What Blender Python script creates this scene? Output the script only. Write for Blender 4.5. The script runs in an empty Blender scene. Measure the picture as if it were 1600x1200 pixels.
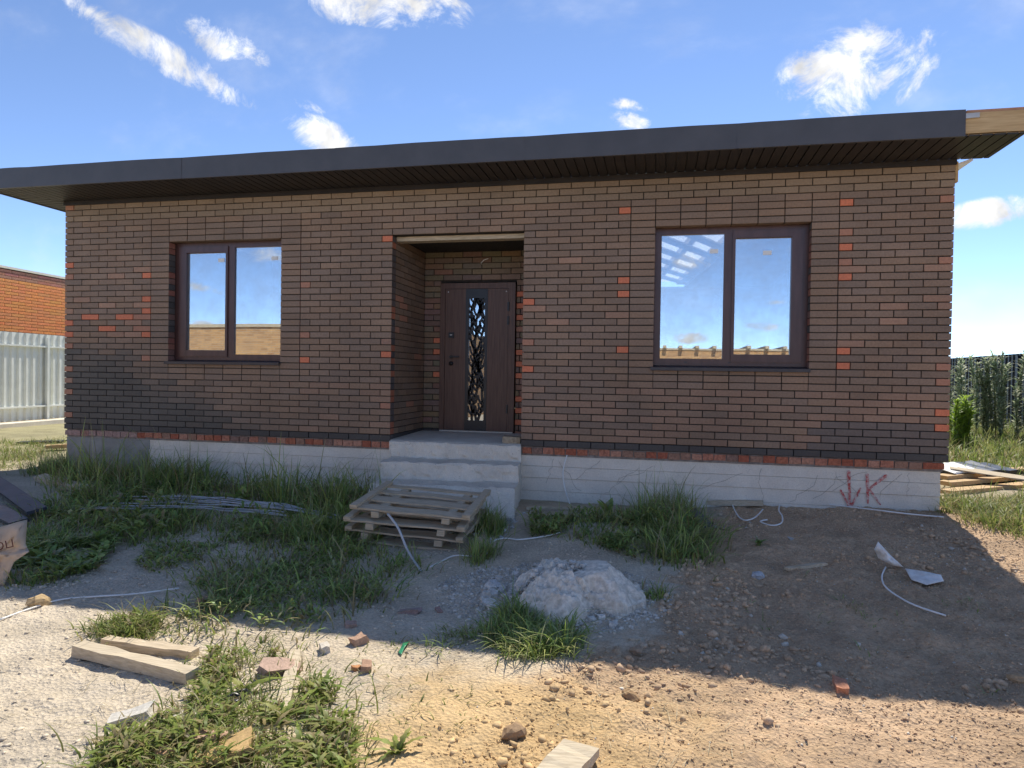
import bpy, bmesh, math, random
import numpy as np
from mathutils import Vector, Matrix, Euler
random.seed(7); rng = np.random.default_rng(7)
S = bpy.context.scene
COL = S.collection
# ---------------------------------------------------------------- camera, sky, sun, exposure
F = 1051.69; W0, H0 = 1600, 1200
RR = np.array([[0.97708609, 0.21228954, 0.01535977], [0.01766438, -0.00896354, -0.99980379], [-0.21211021, 0.9771657, -0.01250811]])
CAM = np.array([7.59787, -7.36728, 0.78832])
cd = bpy.data.cameras.new('camera'); cam = bpy.data.objects.new('camera', cd); COL.objects.link(cam)
cd.sensor_width = 36.0; cd.lens = F / W0 * 36.0; cd.clip_start = 0.05; cd.clip_end = 3000
M3 = Matrix([[RR[0][i], -RR[1][i], -RR[2][i]] for i in range(3)])
cam.matrix_world = Matrix.Translation(Vector(CAM)) @ M3.to_4x4()
S.camera = cam
SUN_EL, SUN_AZ = 52.0, 9.0        # sun behind the house, azimuth from +Y
wd = bpy.data.worlds.new('World'); S.world = wd; wd.use_nodes = True
nt = wd.node_tree; nt.nodes.clear()
def N(tree, typ, **kw):
    n = tree.nodes.new(typ)
    for k, v in kw.items():
        if k == 'inp':
            for i, val in v.items(): n.inputs[i].default_value = val
        else: setattr(n, k, v)
    return n
def ray(x, y):
    d = RR.T @ np.array([(x - W0 / 2) / F, (y - H0 / 2) / F, 1.0]); return d / np.linalg.norm(d)
sky = N(nt, 'ShaderNodeTexSky', sky_type='NISHITA', sun_disc=False, sun_elevation=math.radians(SUN_EL), sun_rotation=math.radians(SUN_AZ), altitude=2500.0, air_density=0.58, dust_density=0.0, ozone_density=1.7)
tc = N(nt, 'ShaderNodeTexCoord')
nz = N(nt, 'ShaderNodeTexNoise', inp={'Scale': 15.0, 'Detail': 12.0, 'Roughness': 0.70, 'Distortion': .6})
nt.links.new(tc.outputs['Generated'], nz.inputs['Vector'])
blobs = []   # (direction, tangent angle deg, size along, size across, strength)
for (x, y, w, h, a, s) in [(262, 92, 210, 40, 29, 1), (352, 70, 95, 45, 25, 1), (590, 2, 190, 62, 5, 1.1), (716, 22, 40, 40, 60, .6), (505, 212, 100, 46, 25, 1),
        (985, 190, 60, 26, 8, .95), (1340, 110, 165, 100, -12, 1.1), (1250, 110, 60, 26, -20, .75), (1545, 332, 100, 34, -8, 1.05), (985, 165, 70, 16, 12, .55),
        (480, 165, 60, 16, 20, .5), (150, 25, 110, 22, 32, .7), (1060, 262, 120, 16, -10, .5)]:
    d = ray(x, y); right = RR[0]; down = RR[1]
    t1 = right * math.cos(math.radians(a)) + down * math.sin(math.radians(a)); t1 -= d * (t1 @ d); t1 /= np.linalg.norm(t1)
    blobs.append((d, t1, w / F, h / F, s))
for (x, y, w, h, a, s) in [(1075, 527, 60, 18, 0, 1.1), (1193, 511, 55, 16, 4, 1.0), (1210, 473, 34, 10, 0, .8), (1080, 408, 60, 30, 10, .8), (325, 452, 60, 14, 12, 1.0), (315, 508, 40, 14, 0, 1.0), (410, 395, 90, 30, 5, .6)]:
    d = ray(x, y) * np.array([1, -1, 1]); t1 = RR[0] * np.array([1, -1, 1]); t1 = t1 * math.cos(math.radians(a)) + (RR[1] * np.array([1, -1, 1])) * math.sin(math.radians(a)); t1 -= d * (t1 @ d); t1 /= np.linalg.norm(t1)
    blobs.append((d, t1, w / F, h / F, s))
acc = None
for d, t1, a, b, s in blobs:
    t2 = np.cross(d, t1)
    m = Matrix([[t1[i], t2[i], d[i]] for i in range(3)])
    mp = N(nt, 'ShaderNodeMapping', vector_type='TEXTURE')
    mp.inputs['Location'].default_value = d; mp.inputs['Rotation'].default_value = m.to_euler(); mp.inputs['Scale'].default_value = (a * .66, b * .62, .5)
    nt.links.new(tc.outputs['Generated'], mp.inputs['Vector'])
    g = N(nt, 'ShaderNodeTexGradient', gradient_type='SPHERICAL'); nt.links.new(mp.outputs[0], g.inputs[0])
    ml = N(nt, 'ShaderNodeMath', operation='MULTIPLY'); nt.links.new(g.outputs['Fac'], ml.inputs[0]); ml.inputs[1].default_value = s
    if acc is None: acc = ml
    else:
        mx = N(nt, 'ShaderNodeMath', operation='MAXIMUM'); nt.links.new(acc.outputs[0], mx.inputs[0]); nt.links.new(ml.outputs[0], mx.inputs[1]); acc = mx
# density = smoothstep(blob + noise)
ad = N(nt, 'ShaderNodeMath', operation='MULTIPLY_ADD'); ad.inputs[1].default_value = 3.4; ad.inputs[2].default_value = -1.7
nt.links.new(nz.outputs['Fac'], ad.inputs[0])
am = N(nt, 'ShaderNodeMath', operation='MINIMUM'); am.inputs[1].default_value = .60; nt.links.new(acc.outputs[0], am.inputs[0])
sm = N(nt, 'ShaderNodeMath', operation='ADD'); nt.links.new(am.outputs[0], sm.inputs[0]); nt.links.new(ad.outputs[0], sm.inputs[1])
mr = N(nt, 'ShaderNodeMapRange', interpolation_type='SMOOTHSTEP', inp={'From Min': .12, 'From Max': 1.0}); nt.links.new(sm.outputs[0], mr.inputs['Value'])
gate = N(nt, 'ShaderNodeMapRange', inp={'From Min': .02, 'From Max': .22}); nt.links.new(acc.outputs[0], gate.inputs['Value'])
den0 = N(nt, 'ShaderNodeMath', operation='MULTIPLY'); nt.links.new(mr.outputs[0], den0.inputs[0]); nt.links.new(gate.outputs[0], den0.inputs[1])
# beyond the hand-placed clouds the same broken cumulus goes on all round, with the same cover
nf_ = N(nt, 'ShaderNodeTexNoise', inp={'Scale': 4.2, 'Detail': 9.0, 'Roughness': .6}); nt.links.new(tc.outputs['Generated'], nf_.inputs['Vector'])
nfr = N(nt, 'ShaderNodeMapRange', interpolation_type='SMOOTHSTEP', inp={'From Min': .585, 'From Max': .68}); nt.links.new(nf_.outputs['Fac'], nfr.inputs['Value'])
dt = N(nt, 'ShaderNodeVectorMath', operation='DOT_PRODUCT'); nt.links.new(tc.outputs['Generated'], dt.inputs[0]); dt.inputs[1].default_value = tuple(RR[2])
dtr = N(nt, 'ShaderNodeMapRange', interpolation_type='SMOOTHSTEP', inp={'From Min': .52, 'From Max': .70, 'To Min': 1.0, 'To Max': 0.0}); nt.links.new(dt.outputs['Value'], dtr.inputs['Value'])
dy_ = N(nt, 'ShaderNodeVectorMath', operation='DOT_PRODUCT'); nt.links.new(tc.outputs['Generated'], dy_.inputs[0]); dy_.inputs[1].default_value = (float(RR[2][0]), -float(RR[2][1]), 0)
dyr = N(nt, 'ShaderNodeMapRange', interpolation_type='SMOOTHSTEP', inp={'From Min': .88, 'From Max': .95, 'To Min': 1.0, 'To Max': 0.0}); nt.links.new(dy_.outputs['Value'], dyr.inputs['Value'])
f1 = N(nt, 'ShaderNodeMath', operation='MULTIPLY'); nt.links.new(nfr.outputs[0], f1.inputs[0]); nt.links.new(dtr.outputs[0], f1.inputs[1])
f2 = N(nt, 'ShaderNodeMath', operation='MULTIPLY'); nt.links.new(f1.outputs[0], f2.inputs[0]); nt.links.new(dyr.outputs[0], f2.inputs[1])
den = N(nt, 'ShaderNodeMath', operation='MAXIMUM'); nt.links.new(den0.outputs[0], den.inputs[0]); nt.links.new(f2.outputs[0], den.inputs[1])
nz2 = N(nt, 'ShaderNodeTexNoise', inp={'Scale': 22.0, 'Detail': 5.0}); nt.links.new(tc.outputs['Generated'], nz2.inputs['Vector'])
cr = N(nt, 'ShaderNodeMapRange', inp={'From Min': .3, 'From Max': .6, 'To Min': 2.6, 'To Max': 4.4}); nt.links.new(nz2.outputs['Fac'], cr.inputs['Value'])
cc = N(nt, 'ShaderNodeCombineColor'); [nt.links.new(cr.outputs[0], cc.inputs[i]) for i in range(3)]
vmap = N(nt, 'ShaderNodeMapping'); vmap.inputs['Rotation'].default_value = (.3, .5, .9); vmap.inputs['Scale'].default_value = (2.0, 6.0, 5.0); nt.links.new(tc.outputs['Generated'], vmap.inputs['Vector'])
nz3 = N(nt, 'ShaderNodeTexNoise', inp={'Scale': 1.6, 'Detail': 8.0, 'Roughness': .6}); nt.links.new(vmap.outputs[0], nz3.inputs['Vector'])
vr = N(nt, 'ShaderNodeMapRange', interpolation_type='SMOOTHSTEP', inp={'From Min': .5, 'From Max': .8, 'To Max': .22}); nt.links.new(nz3.outputs['Fac'], vr.inputs['Value'])
dmax = N(nt, 'ShaderNodeMath', operation='MAXIMUM'); nt.links.new(den.outputs[0], dmax.inputs[0]); nt.links.new(vr.outputs[0], dmax.inputs[1])
mixc = N(nt, 'ShaderNodeMix', data_type='RGBA'); nt.links.new(dmax.outputs[0], mixc.inputs[0]); nt.links.new(sky.outputs[0], mixc.inputs[6]); nt.links.new(cc.outputs[0], mixc.inputs[7])
bg = N(nt, 'ShaderNodeBackground'); bg.inputs['Strength'].default_value = 0.15
nt.links.new(mixc.outputs[2], bg.inputs['Color'])
wo = N(nt, 'ShaderNodeOutputWorld'); nt.links.new(bg.outputs[0], wo.inputs[0])
sd = bpy.data.lights.new('sun', 'SUN'); sd.energy = 3.3; sd.angle = math.radians(0.53); sd.color = (1.0, 0.93, 0.80)
sun = bpy.data.objects.new('sun', sd); COL.objects.link(sun)
a_, e_ = math.radians(SUN_AZ), math.radians(SUN_EL)
to_sun = Vector((math.sin(a_) * math.cos(e_), math.cos(a_) * math.cos(e_), math.sin(e_)))
sun.rotation_euler = to_sun.to_track_quat('Z', 'Y').to_euler(); sun.location = to_sun * 60
S.view_settings.view_transform = 'Standard'; S.view_settings.look = 'None'; S.view_settings.gamma = 1.0
S.view_settings.exposure = 0.90; S.view_settings.use_curve_mapping = False
S.render.engine = 'CYCLES'
S.cycles.max_bounces = 6; S.cycles.diffuse_bounces = 3; S.cycles.glossy_bounces = 3; S.cycles.transmission_bounces = 4; S.cycles.transparent_max_bounces = 6

# ---------------------------------------------------------------- helpers
def tag(o, label=None, cat=None, group=None, kind=None):
    if label: o['label'] = label
    if cat: o['category'] = cat
    if group: o['group'] = group
    if kind: o['kind'] = kind
    return o
def empty(name, loc=(0, 0, 0)):
    o = bpy.data.objects.new(name, None); COL.objects.link(o); o.location = loc; o.empty_display_size = .1; return o
def link(name, me, mat=None, parent=None):
    o = bpy.data.objects.new(name, me); COL.objects.link(o)
    if mat is not None and not me.materials:
        for m in (mat if isinstance(mat, (list, tuple)) else [mat]): me.materials.append(m)
    if parent is not None:
        o.parent = parent; o.matrix_parent_inverse = parent.matrix_world.inverted() if False else Matrix.Identity(4)
        # parents in this script sit at the origin, or the child is given in the parent's space
    return o
class MB:
    """collects boxes, prisms and tubes for ONE mesh"""
    def __init__(s): s.v = []; s.f = []; s.c = []; s.sm = []; s.m = []
    def add(s, vs, fs, col=None, smooth=False, mi=0):
        b = len(s.v); s.v += [tuple(v) for v in vs]
        for f in fs: s.f.append([i + b for i in f]); s.c.append(col); s.sm.append(smooth); s.m.append(mi)
    def box(s, x0, x1, y0, y1, z0, z1, col=None, mi=0, ch=0, colside=None):
        vs = [(x0, y0, z0), (x1, y0, z0), (x1, y1, z0), (x0, y1, z0), (x0, y0, z1), (x1, y0, z1), (x1, y1, z1), (x0, y1, z1)]
        s.add(vs, [(0, 3, 2, 1), (4, 5, 6, 7), (0, 1, 5, 4), (1, 2, 6, 5), (2, 3, 7, 6), (3, 0, 4, 7)], col, mi=mi)
        if colside is not None: s.c[-3] = colside; s.c[-1] = colside
    def obox(s, c, ax, ay, az, hx, hy, hz, jit=0, col=None):
        c = Vector(c); vs = []
        for k in (-1, 1):
            for (i, j) in ((-1, -1), (1, -1), (1, 1), (-1, 1)):
                vs.append(c + ax * (i * hx) + ay * (j * hy) + az * (k * hz) + Vector([random.uniform(-jit, jit) for _ in range(3)]))
        s.add(vs, [(0, 3, 2, 1), (4, 5, 6, 7), (0, 1, 5, 4), (1, 2, 6, 5), (2, 3, 7, 6), (3, 0, 4, 7)], col)
    def tube(s, pts, r, n=6, col=None):
        pts = [Vector(p) for p in pts]; rings = []
        for i, p in enumerate(pts):
            t = (pts[min(i + 1, len(pts) - 1)] - pts[max(i - 1, 0)]).normalized()
            u = t.cross(Vector((0, 0, 1)));  u = u.normalized() if u.length > 1e-4 else Vector((1, 0, 0)); w = t.cross(u)
            rr = r[i] if isinstance(r, (list, tuple)) else r
            rings.append([p + (u * math.cos(2 * math.pi * k / n) + w * math.sin(2 * math.pi * k / n)) * rr for k in range(n)])
        vs = [v for g in rings for v in g]; fs = []
        for i in range(len(rings) - 1):
            for k in range(n): fs.append((i * n + k, i * n + (k + 1) % n, (i + 1) * n + (k + 1) % n, (i + 1) * n + k))
        fs.append(tuple(range(n))[::-1]); fs.append(tuple(range((len(rings) - 1) * n, len(rings) * n)))
        s.add(vs, fs, col, True)
    def build(s, name, mat, parent=None):
        me = bpy.data.meshes.new(name); me.from_pydata(s.v, [], s.f); me.update()
        if any(c is not None for c in s.c):
            ca = me.color_attributes.new('col', 'FLOAT_COLOR', 'CORNER'); k = 0
            arr = np.ones((len(me.loops), 4), np.float32)
            for p, c in zip(me.polygons, s.c):
                if c is not None:
                    arr[p.loop_start:p.loop_start + p.loop_total] = (list(c) + [1.0])[:4]
            ca.data.foreach_set('color', arr.ravel())
        me.polygons.foreach_set('use_smooth', s.sm)
        me.polygons.foreach_set('material_index', s.m)
        return link(name, me, mat, parent)
def smooth01(t): t = np.clip(t, 0, 1); return t * t * (3 - 2 * t)
_perm = np.random.default_rng(5).random((256, 256))
def vnoise(x, y):
    x = np.asarray(x, float); y = np.asarray(y, float); xi = np.floor(x).astype(int); yi = np.floor(y).astype(int)
    fx = x - xi; fy = y - yi; fx = fx * fx * (3 - 2 * fx); fy = fy * fy * (3 - 2 * fy)
    g = lambda a, b: _perm[a & 255, b & 255]
    return (g(xi, yi) * (1 - fx) + g(xi + 1, yi) * fx) * (1 - fy) + (g(xi, yi + 1) * (1 - fx) + g(xi + 1, yi + 1) * fx) * fy
def fbm(x, y, o=4):
    s = 0; a = .5; t = 0
    for k in range(o): s = s + a * vnoise(x * 2 ** k + 17 * k, y * 2 ** k + 31 * k); t += a; a *= .5
    return s / t - .5

# ---------------------------------------------------------------- materials
def newmat(name):
    m = bpy.data.materials.new(name); m.use_nodes = True; t = m.node_tree; b = t.nodes['Principled BSDF']; return m, t, b
def noise_mix(t, c1, c2, scale, detail=4, rough=.6, lo=.35, hi=.65, coord='Object', stretch=None):
    tcn = N(t, 'ShaderNodeTexCoord'); mp = N(t, 'ShaderNodeMapping'); t.links.new(tcn.outputs[coord], mp.inputs[0])
    if stretch: mp.inputs['Scale'].default_value = stretch
    nn = N(t, 'ShaderNodeTexNoise', inp={'Scale': scale, 'Detail': detail, 'Roughness': rough}); t.links.new(mp.outputs[0], nn.inputs['Vector'])
    r = N(t, 'ShaderNodeMapRange', inp={'From Min': lo, 'From Max': hi}); t.links.new(nn.outputs['Fac'], r.inputs['Value'])
    mx = N(t, 'ShaderNodeMix', data_type='RGBA'); t.links.new(r.outputs[0], mx.inputs[0]); mx.inputs[6].default_value = (*c1, 1); mx.inputs[7].default_value = (*c2, 1)
    return mx.outputs[2], nn.outputs['Fac'], mp.outputs[0]
def bump(t, b, src, strength=.3, dist=.01):
    bn = N(t, 'ShaderNodeBump', inp={'Strength': strength, 'Distance': dist}); t.links.new(src, bn.inputs['Height']); t.links.new(bn.outputs[0], b.inputs['Normal'])
def simple(name, c1, c2, scale=20, rough=.8, bumps=.3, bd=.005, spec=.3, metal=0, stretch=None, lo=.35, hi=.65):
    m, t, b = newmat(name); o, f, v = noise_mix(t, c1, c2, scale, stretch=stretch, lo=lo, hi=hi); t.links.new(o, b.inputs['Base Color'])
    b.inputs['Roughness'].default_value = rough; b.inputs['Specular IOR Level'].default_value = spec; b.inputs['Metallic'].default_value = metal
    if bumps: bump(t, b, f, bumps, bd)
    return m
def attr_mat(name, var=.25, rough=.8, scale=60, bumps=.25, bd=.003, spec=.3, blotch=False, trans=0):
    m, t, b = newmat(name); at = N(t, 'ShaderNodeAttribute', attribute_name='col')
    tcn = N(t, 'ShaderNodeTexCoord'); nn = N(t, 'ShaderNodeTexNoise', inp={'Scale': scale, 'Detail': 4.0, 'Roughness': .65}); t.links.new(tcn.outputs['Object'], nn.inputs['Vector'])
    r = N(t, 'ShaderNodeMapRange', inp={'From Min': .3, 'From Max': .7, 'To Min': 1 - var, 'To Max': 1 + var}); t.links.new(nn.outputs['Fac'], r.inputs['Value'])
    vm = N(t, 'ShaderNodeVectorMath', operation='SCALE'); t.links.new(at.outputs['Color'], vm.inputs[0]); t.links.new(r.outputs[0], vm.inputs['Scale'])
    out = vm.outputs[0]
    b.inputs['Roughness'].default_value = rough; b.inputs['Specular IOR Level'].default_value = spec
    t.links.new(out, b.inputs['Base Color'])
    if bumps: bump(t, b, nn.outputs['Fac'], bumps, bd)
    if trans:
        tr = N(t, 'ShaderNodeBsdfTranslucent'); t.links.new(out, tr.inputs['Color']); ms = N(t, 'ShaderNodeMixShader'); ms.inputs[0].default_value = trans
        t.links.new(b.outputs[0], ms.inputs[1]); t.links.new(tr.outputs[0], ms.inputs[2]); t.links.new(ms.outputs[0], t.nodes['Material Output'].inputs[0])
    return m
MAT = {}
MAT['brick'] = attr_mat('brown_brick', .15, .62, 45, .4, .002, .35)
_t = MAT['brick'].node_tree; _b = _t.nodes['Principled BSDF']; _src = _b.inputs['Base Color'].links[0].from_socket; _tc = N(_t, 'ShaderNodeTexCoord')
_g = N(_t, 'ShaderNodeNewGeometry'); _n = N(_t, 'ShaderNodeTexNoise', inp={'Scale': 11.0, 'Detail': 6.0, 'Roughness': .75}); _t.links.new(_g.outputs['Position'], _n.inputs['Vector'])
_r = N(_t, 'ShaderNodeMapRange', inp={'From Min': .66, 'From Max': .78, 'To Max': .45}); _t.links.new(_n.outputs['Fac'], _r.inputs['Value'])
_n2 = N(_t, 'ShaderNodeTexNoise', inp={'Scale': 1.3, 'Detail': 4.0}); _t.links.new(_g.outputs['Position'], _n2.inputs['Vector']); _r2 = N(_t, 'ShaderNodeMapRange', inp={'From Min': .3, 'From Max': .7, 'To Min': .86, 'To Max': 1.14}); _t.links.new(_n2.outputs['Fac'], _r2.inputs['Value'])
_v = N(_t, 'ShaderNodeVectorMath', operation='SCALE'); _t.links.new(_src, _v.inputs[0]); _t.links.new(_r2.outputs[0], _v.inputs['Scale'])
_m = N(_t, 'ShaderNodeMix', data_type='RGBA'); _t.links.new(_r.outputs[0], _m.inputs[0]); _t.links.new(_v.outputs[0], _m.inputs[6]); _m.inputs[7].default_value = (.42, .36, .32, 1); _t.links.new(_m.outputs[2], _b.inputs['Base Color'])
MAT['rough_brick'] = attr_mat('rough_brick', .35, .9, 40, .6, .006, .2)
MAT['mortar'] = simple('dark_mortar', (.030, .025, .022), (.060, .052, .045), 30, .95, .4, .004)
MAT['concrete'] = simple('white_concrete', (.62, .62, .62), (.80, .80, .79), 7, .9, .5, .006, .2)
MAT['concrete2'] = simple('step_concrete', (.50, .49, .475), (.74, .73, .71), 14, .92, .7, .008, .2)
def concrete(name, c1, c2, pits=.5):
    m, t, b = newmat(name); o, f, v = noise_mix(t, c1, c2, 2.2, 8, .7, .3, .7); g = N(t, 'ShaderNodeNewGeometry')
    fine = N(t, 'ShaderNodeTexNoise', inp={'Scale': 70.0, 'Detail': 6.0, 'Roughness': .8}); t.links.new(g.outputs['Position'], fine.inputs['Vector'])
    vo = N(t, 'ShaderNodeTexVoronoi', inp={'Scale': 38.0, 'Randomness': 1.0}); t.links.new(g.outputs['Position'], vo.inputs['Vector'])
    pr = N(t, 'ShaderNodeMapRange', inp={'From Min': .06, 'From Max': .2, 'To Min': 1 - pits, 'To Max': 1.0}); t.links.new(vo.outputs['Distance'], pr.inputs['Value'])
    gate = N(t, 'ShaderNodeTexNoise', inp={'Scale': 9.0, 'Detail': 4.0}); t.links.new(g.outputs['Position'], gate.inputs['Vector']); gr_ = N(t, 'ShaderNodeMapRange', inp={'From Min': .48, 'From Max': .6}); t.links.new(gate.outputs['Fac'], gr_.inputs['Value'])
    pm = N(t, 'ShaderNodeMix', data_type='FLOAT'); t.links.new(gr_.outputs[0], pm.inputs[0]); pm.inputs[2].default_value = 1.0; t.links.new(pr.outputs[0], pm.inputs[3])
    fr = N(t, 'ShaderNodeMapRange', inp={'From Min': .3, 'From Max': .7, 'To Min': .84, 'To Max': 1.12}); t.links.new(fine.outputs['Fac'], fr.inputs['Value'])
    mu = N(t, 'ShaderNodeMath', operation='MULTIPLY'); t.links.new(pm.outputs[0], mu.inputs[0]); t.links.new(fr.outputs[0], mu.inputs[1])
    vm = N(t, 'ShaderNodeVectorMath', operation='SCALE'); t.links.new(o, vm.inputs[0]); t.links.new(mu.outputs[0], vm.inputs['Scale']); t.links.new(vm.outputs[0], b.inputs['Base Color'])
    b.inputs['Roughness'].default_value = .92; b.inputs['Specular IOR Level'].default_value = .2; bump(t, b, mu.outputs[0], .6, .008); return m
MAT['concrete'] = concrete('white_concrete', (.68, .62, .53), (.86, .79, .68), .4)
MAT['concrete2'] = concrete('step_concrete', (.60, .54, .45), (.82, .75, .63), .65)
MAT['plaster'] = simple('grey_render', (.25, .245, .22), (.36, .35, .32), 4, .9, .3, .004, .2)
MAT['metal_dark'] = simple('graphite_sheet', (.062, .058, .060), (.076, .071, .073), 3, .42, .05, .002, .5)
MAT['soffit'] = simple('brown_soffit', (.020, .017, .018), (.030, .025, .025), 6, .5, .03, .002, .4)
MAT['timber'] = simple('new_timber', (.46, .30, .14), (.60, .42, .22), 6, .7, .2, .002, .3, stretch=(.6, 8, 8))
MAT['oldwood'] = simple('weathered_wood', (.42, .34, .235), (.66, .54, .39), 7, .88, .6, .004, .2, stretch=(1.2, 14, 14))
MAT['palewood'] = simple('pale_dry_wood', (.46, .38, .27), (.62, .53, .39), 7, .85, .5, .004, .2, stretch=(1.2, 14, 14))
MAT['pvc'] = simple('brown_window_frame', (.075, .036, .030), (.105, .052, .044), 5, .33, .04, .001, .5, stretch=(3, 3, .6))
MAT['sill'] = simple('dark_sill', (.03, .026, .03), (.045, .038, .042), 8, .35, .05, .001, .5)
MAT['door'] = simple('walnut_door', (.10, .050, .034), (.16, .085, .056), 4, .45, .12, .001, .4, stretch=(14, 14, .7))
MAT['black'] = simple('black_metal', (.008, .008, .010), (.014, .014, .016), 10, .4, .05, .001, .5)
MAT['white'] = simple('white_plastic', (.82, .80, .76), (.90, .88, .84), 12, .5, .05, .001, .4)
MAT['greyrod'] = simple('grey_strip', (.38, .39, .40), (.55, .56, .57), 5, .45, .1, .001, .4)
MAT['inner'] = simple('grey_blockwork', (.16, .15, .145), (.24, .23, .22), 3, .95, .3, .01)
MAT['membrane'] = None
m, t, b = newmat('roof_membrane'); b.inputs['Base Color'].default_value = (.8, .82, .82, 1); tr = N(t, 'ShaderNodeBsdfTranslucent', inp={'Color': (.96, .97, .97, 1)}); ms = N(t, 'ShaderNodeMixShader'); ms.inputs[0].default_value = .8
t.links.new(b.outputs[0], ms.inputs[1]); t.links.new(tr.outputs[0], ms.inputs[2]); t.links.new(ms.outputs[0], t.nodes['Material Output'].inputs[0]); MAT['membrane'] = m
m, t, b = newmat('coated_glass'); t.nodes.remove(b)     # solar coated double glazing: strong mirror, the rest looks through
gl = N(t, 'ShaderNodeBsdfGlossy', inp={'Color': (.93, .97, 1.0, 1), 'Roughness': 0.004}); tp = N(t, 'ShaderNodeBsdfTransparent', inp={'Color': (.93, .95, .96, 1)}); ms = N(t, 'ShaderNodeMixShader'); ms.inputs[0].default_value = .43
tcn = N(t, 'ShaderNodeTexCoord'); nn = N(t, 'ShaderNodeTexNoise', inp={'Scale': 1.1, 'Detail': 1.0}); t.links.new(tcn.outputs['Object'], nn.inputs['Vector'])
bn = N(t, 'ShaderNodeBump', inp={'Strength': .045, 'Distance': .02}); t.links.new(nn.outputs['Fac'], bn.inputs['Height']); t.links.new(bn.outputs[0], gl.inputs['Normal'])
t.links.new(tp.outputs[0], ms.inputs[1]); t.links.new(gl.outputs[0], ms.inputs[2]); df_ = N(t, 'ShaderNodeBsdfDiffuse', inp={'Color': (.6, .57, .52, 1)}); ms2 = N(t, 'ShaderNodeMixShader')
nd = N(t, 'ShaderNodeTexNoise', inp={'Scale': 5.0, 'Detail': 8.0, 'Roughness': .7}); t.links.new(tcn.outputs['Object'], nd.inputs['Vector']); rd = N(t, 'ShaderNodeMapRange', inp={'From Min': .4, 'From Max': .75, 'To Min': .01, 'To Max': .16}); t.links.new(nd.outputs['Fac'], rd.inputs['Value']); t.links.new(rd.outputs[0], ms2.inputs[0])
t.links.new(ms.outputs[0], ms2.inputs[1]); t.links.new(df_.outputs[0], ms2.inputs[2]); t.links.new(ms2.outputs[0], t.nodes['Material Output'].inputs[0]); MAT['glass'] = m
MAT['leaf'] = attr_mat('leaf', .18, .5, 30, 0, 0, .35, trans=.28)
MAT['leaf_sun'] = attr_mat('sunny_leaf', .18, .5, 30, 0, 0, .35, trans=.5)
MAT['stone'] = attr_mat('loose_stone', .25, .92, 60, .5, .004, .2)
MAT['redpaint'] = simple('red_spray_paint', (.50, .07, .06), (.68, .52, .46), 34, .85, .1, .001, lo=.42, hi=.62)
MAT['sack'] = simple('kraft_paper', (.50, .37, .25), (.62, .47, .34), 5, .85, .5, .01, .2)
MAT['ink'] = simple('dark_print', (.10, .03, .025), (.14, .05, .04), 20, .8, 0)
MAT['rubble'] = simple('crushed_concrete', (.54, .49, .41), (.84, .77, .66), 30, .95, .9, .012, .15)
MAT['green'] = simple('green_glass_shard', (.03, .22, .10), (.06, .34, .17), 8, .25, .1, .001, .5)
MAT['foil'] = simple('black_foil', (.012, .013, .016), (.04, .042, .05), 9, .35, .6, .01, .5)
MAT['plastic_bag'] = simple('white_woven_plastic', (.66, .64, .60), (.86, .84, .80), 12, .6, .5, .006, .4)

# ---------------------------------------------------------------- terrain
def zone_dirt(X, Y):   # brown dug earth on the right
    n = fbm(X * .9 + 3, Y * .9) * 1.1 + fbm(X * 4, Y * 4) * .5 + fbm(X * 15, Y * 15) * .5
    d1 = X - (7.95 + .29 * (Y + 1.0)) + n * .7          # boundary runs from the rubble heap towards the camera's left
    return smooth01(d1 / .32 + .5) * smooth01((2.0 - Y) / 1.0)
def zone_sand(X, Y):
    n = fbm(X * .8 + 9, Y * .8 + 4) * 1.2 + fbm(X * 6, Y * 6) * .5 + fbm(X * 20, Y * 20) * .4
    return smooth01((X - 5.75 + n) / .7) * smooth01((8.4 - X + n) / 1.2) * smooth01((-3.55 - Y + n * .6) / .7)
def hz(X, Y):
    X = np.asarray(X, float); Y = np.asarray(Y, float)
    z = -.75 + .15 * smooth01((Y + 3.4) / 3.0)
    z = z + .11 * np.exp(-((X - 10.0) / 1.7) ** 2 - ((Y + .1) / 1.2) ** 2) + .07 * np.exp(-((X - 9.3) / 1.6) ** 2 - ((Y + 2.2) / 1.2) ** 2)
    z = z + .05 * smooth01((X - 10.7) / 1.5) + .05 * smooth01((Y - 1) / 4)
    near = np.exp(-(np.maximum(0, np.abs(X - 6.5) - 7) / 3) ** 2 - (np.maximum(0, np.abs(Y + 3) - 5) / 3) ** 2)
    z = z + .07 * fbm(X * .7, Y * .7, 3) + near * (.030 * fbm(X * 3.1, Y * 3.1, 3) + .012 * fbm(X * 13, Y * 13, 3))
    dz = zone_dirt(X, Y) * near
    z = z + dz * (.05 * fbm(X * 6 + 5, Y * 6, 3) + .030 * fbm(X * 24, Y * 24, 2) - .035 * np.abs(fbm(X * 4 + 11, Y * 5, 3)))
    z = z + (1 - zone_dirt(X, Y)) * near * smooth01((6.2 - X) / 1.5) * (.030 * fbm(X * 9 + 2, Y * 14, 3) + .016 * fbm(X * 30, Y * 40, 2))
    return z
def hz1(x, y): return float(hz(np.array([x]), np.array([y]))[0])
def G(x, y, up=0.0):
    """photo pixel -> point where its ray meets the terrain"""
    d = ray(x, y); t0 = .5
    ts = np.concatenate([np.linspace(1.0, 14, 1300), np.linspace(14, 60, 900)])
    P = CAM[None] + ts[:, None] * d[None]; below = P[:, 2] - hz(P[:, 0], P[:, 1]) - up < 0
    k = int(np.argmax(below)) if below.any() else len(ts) - 1
    return Vector(P[k])
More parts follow.
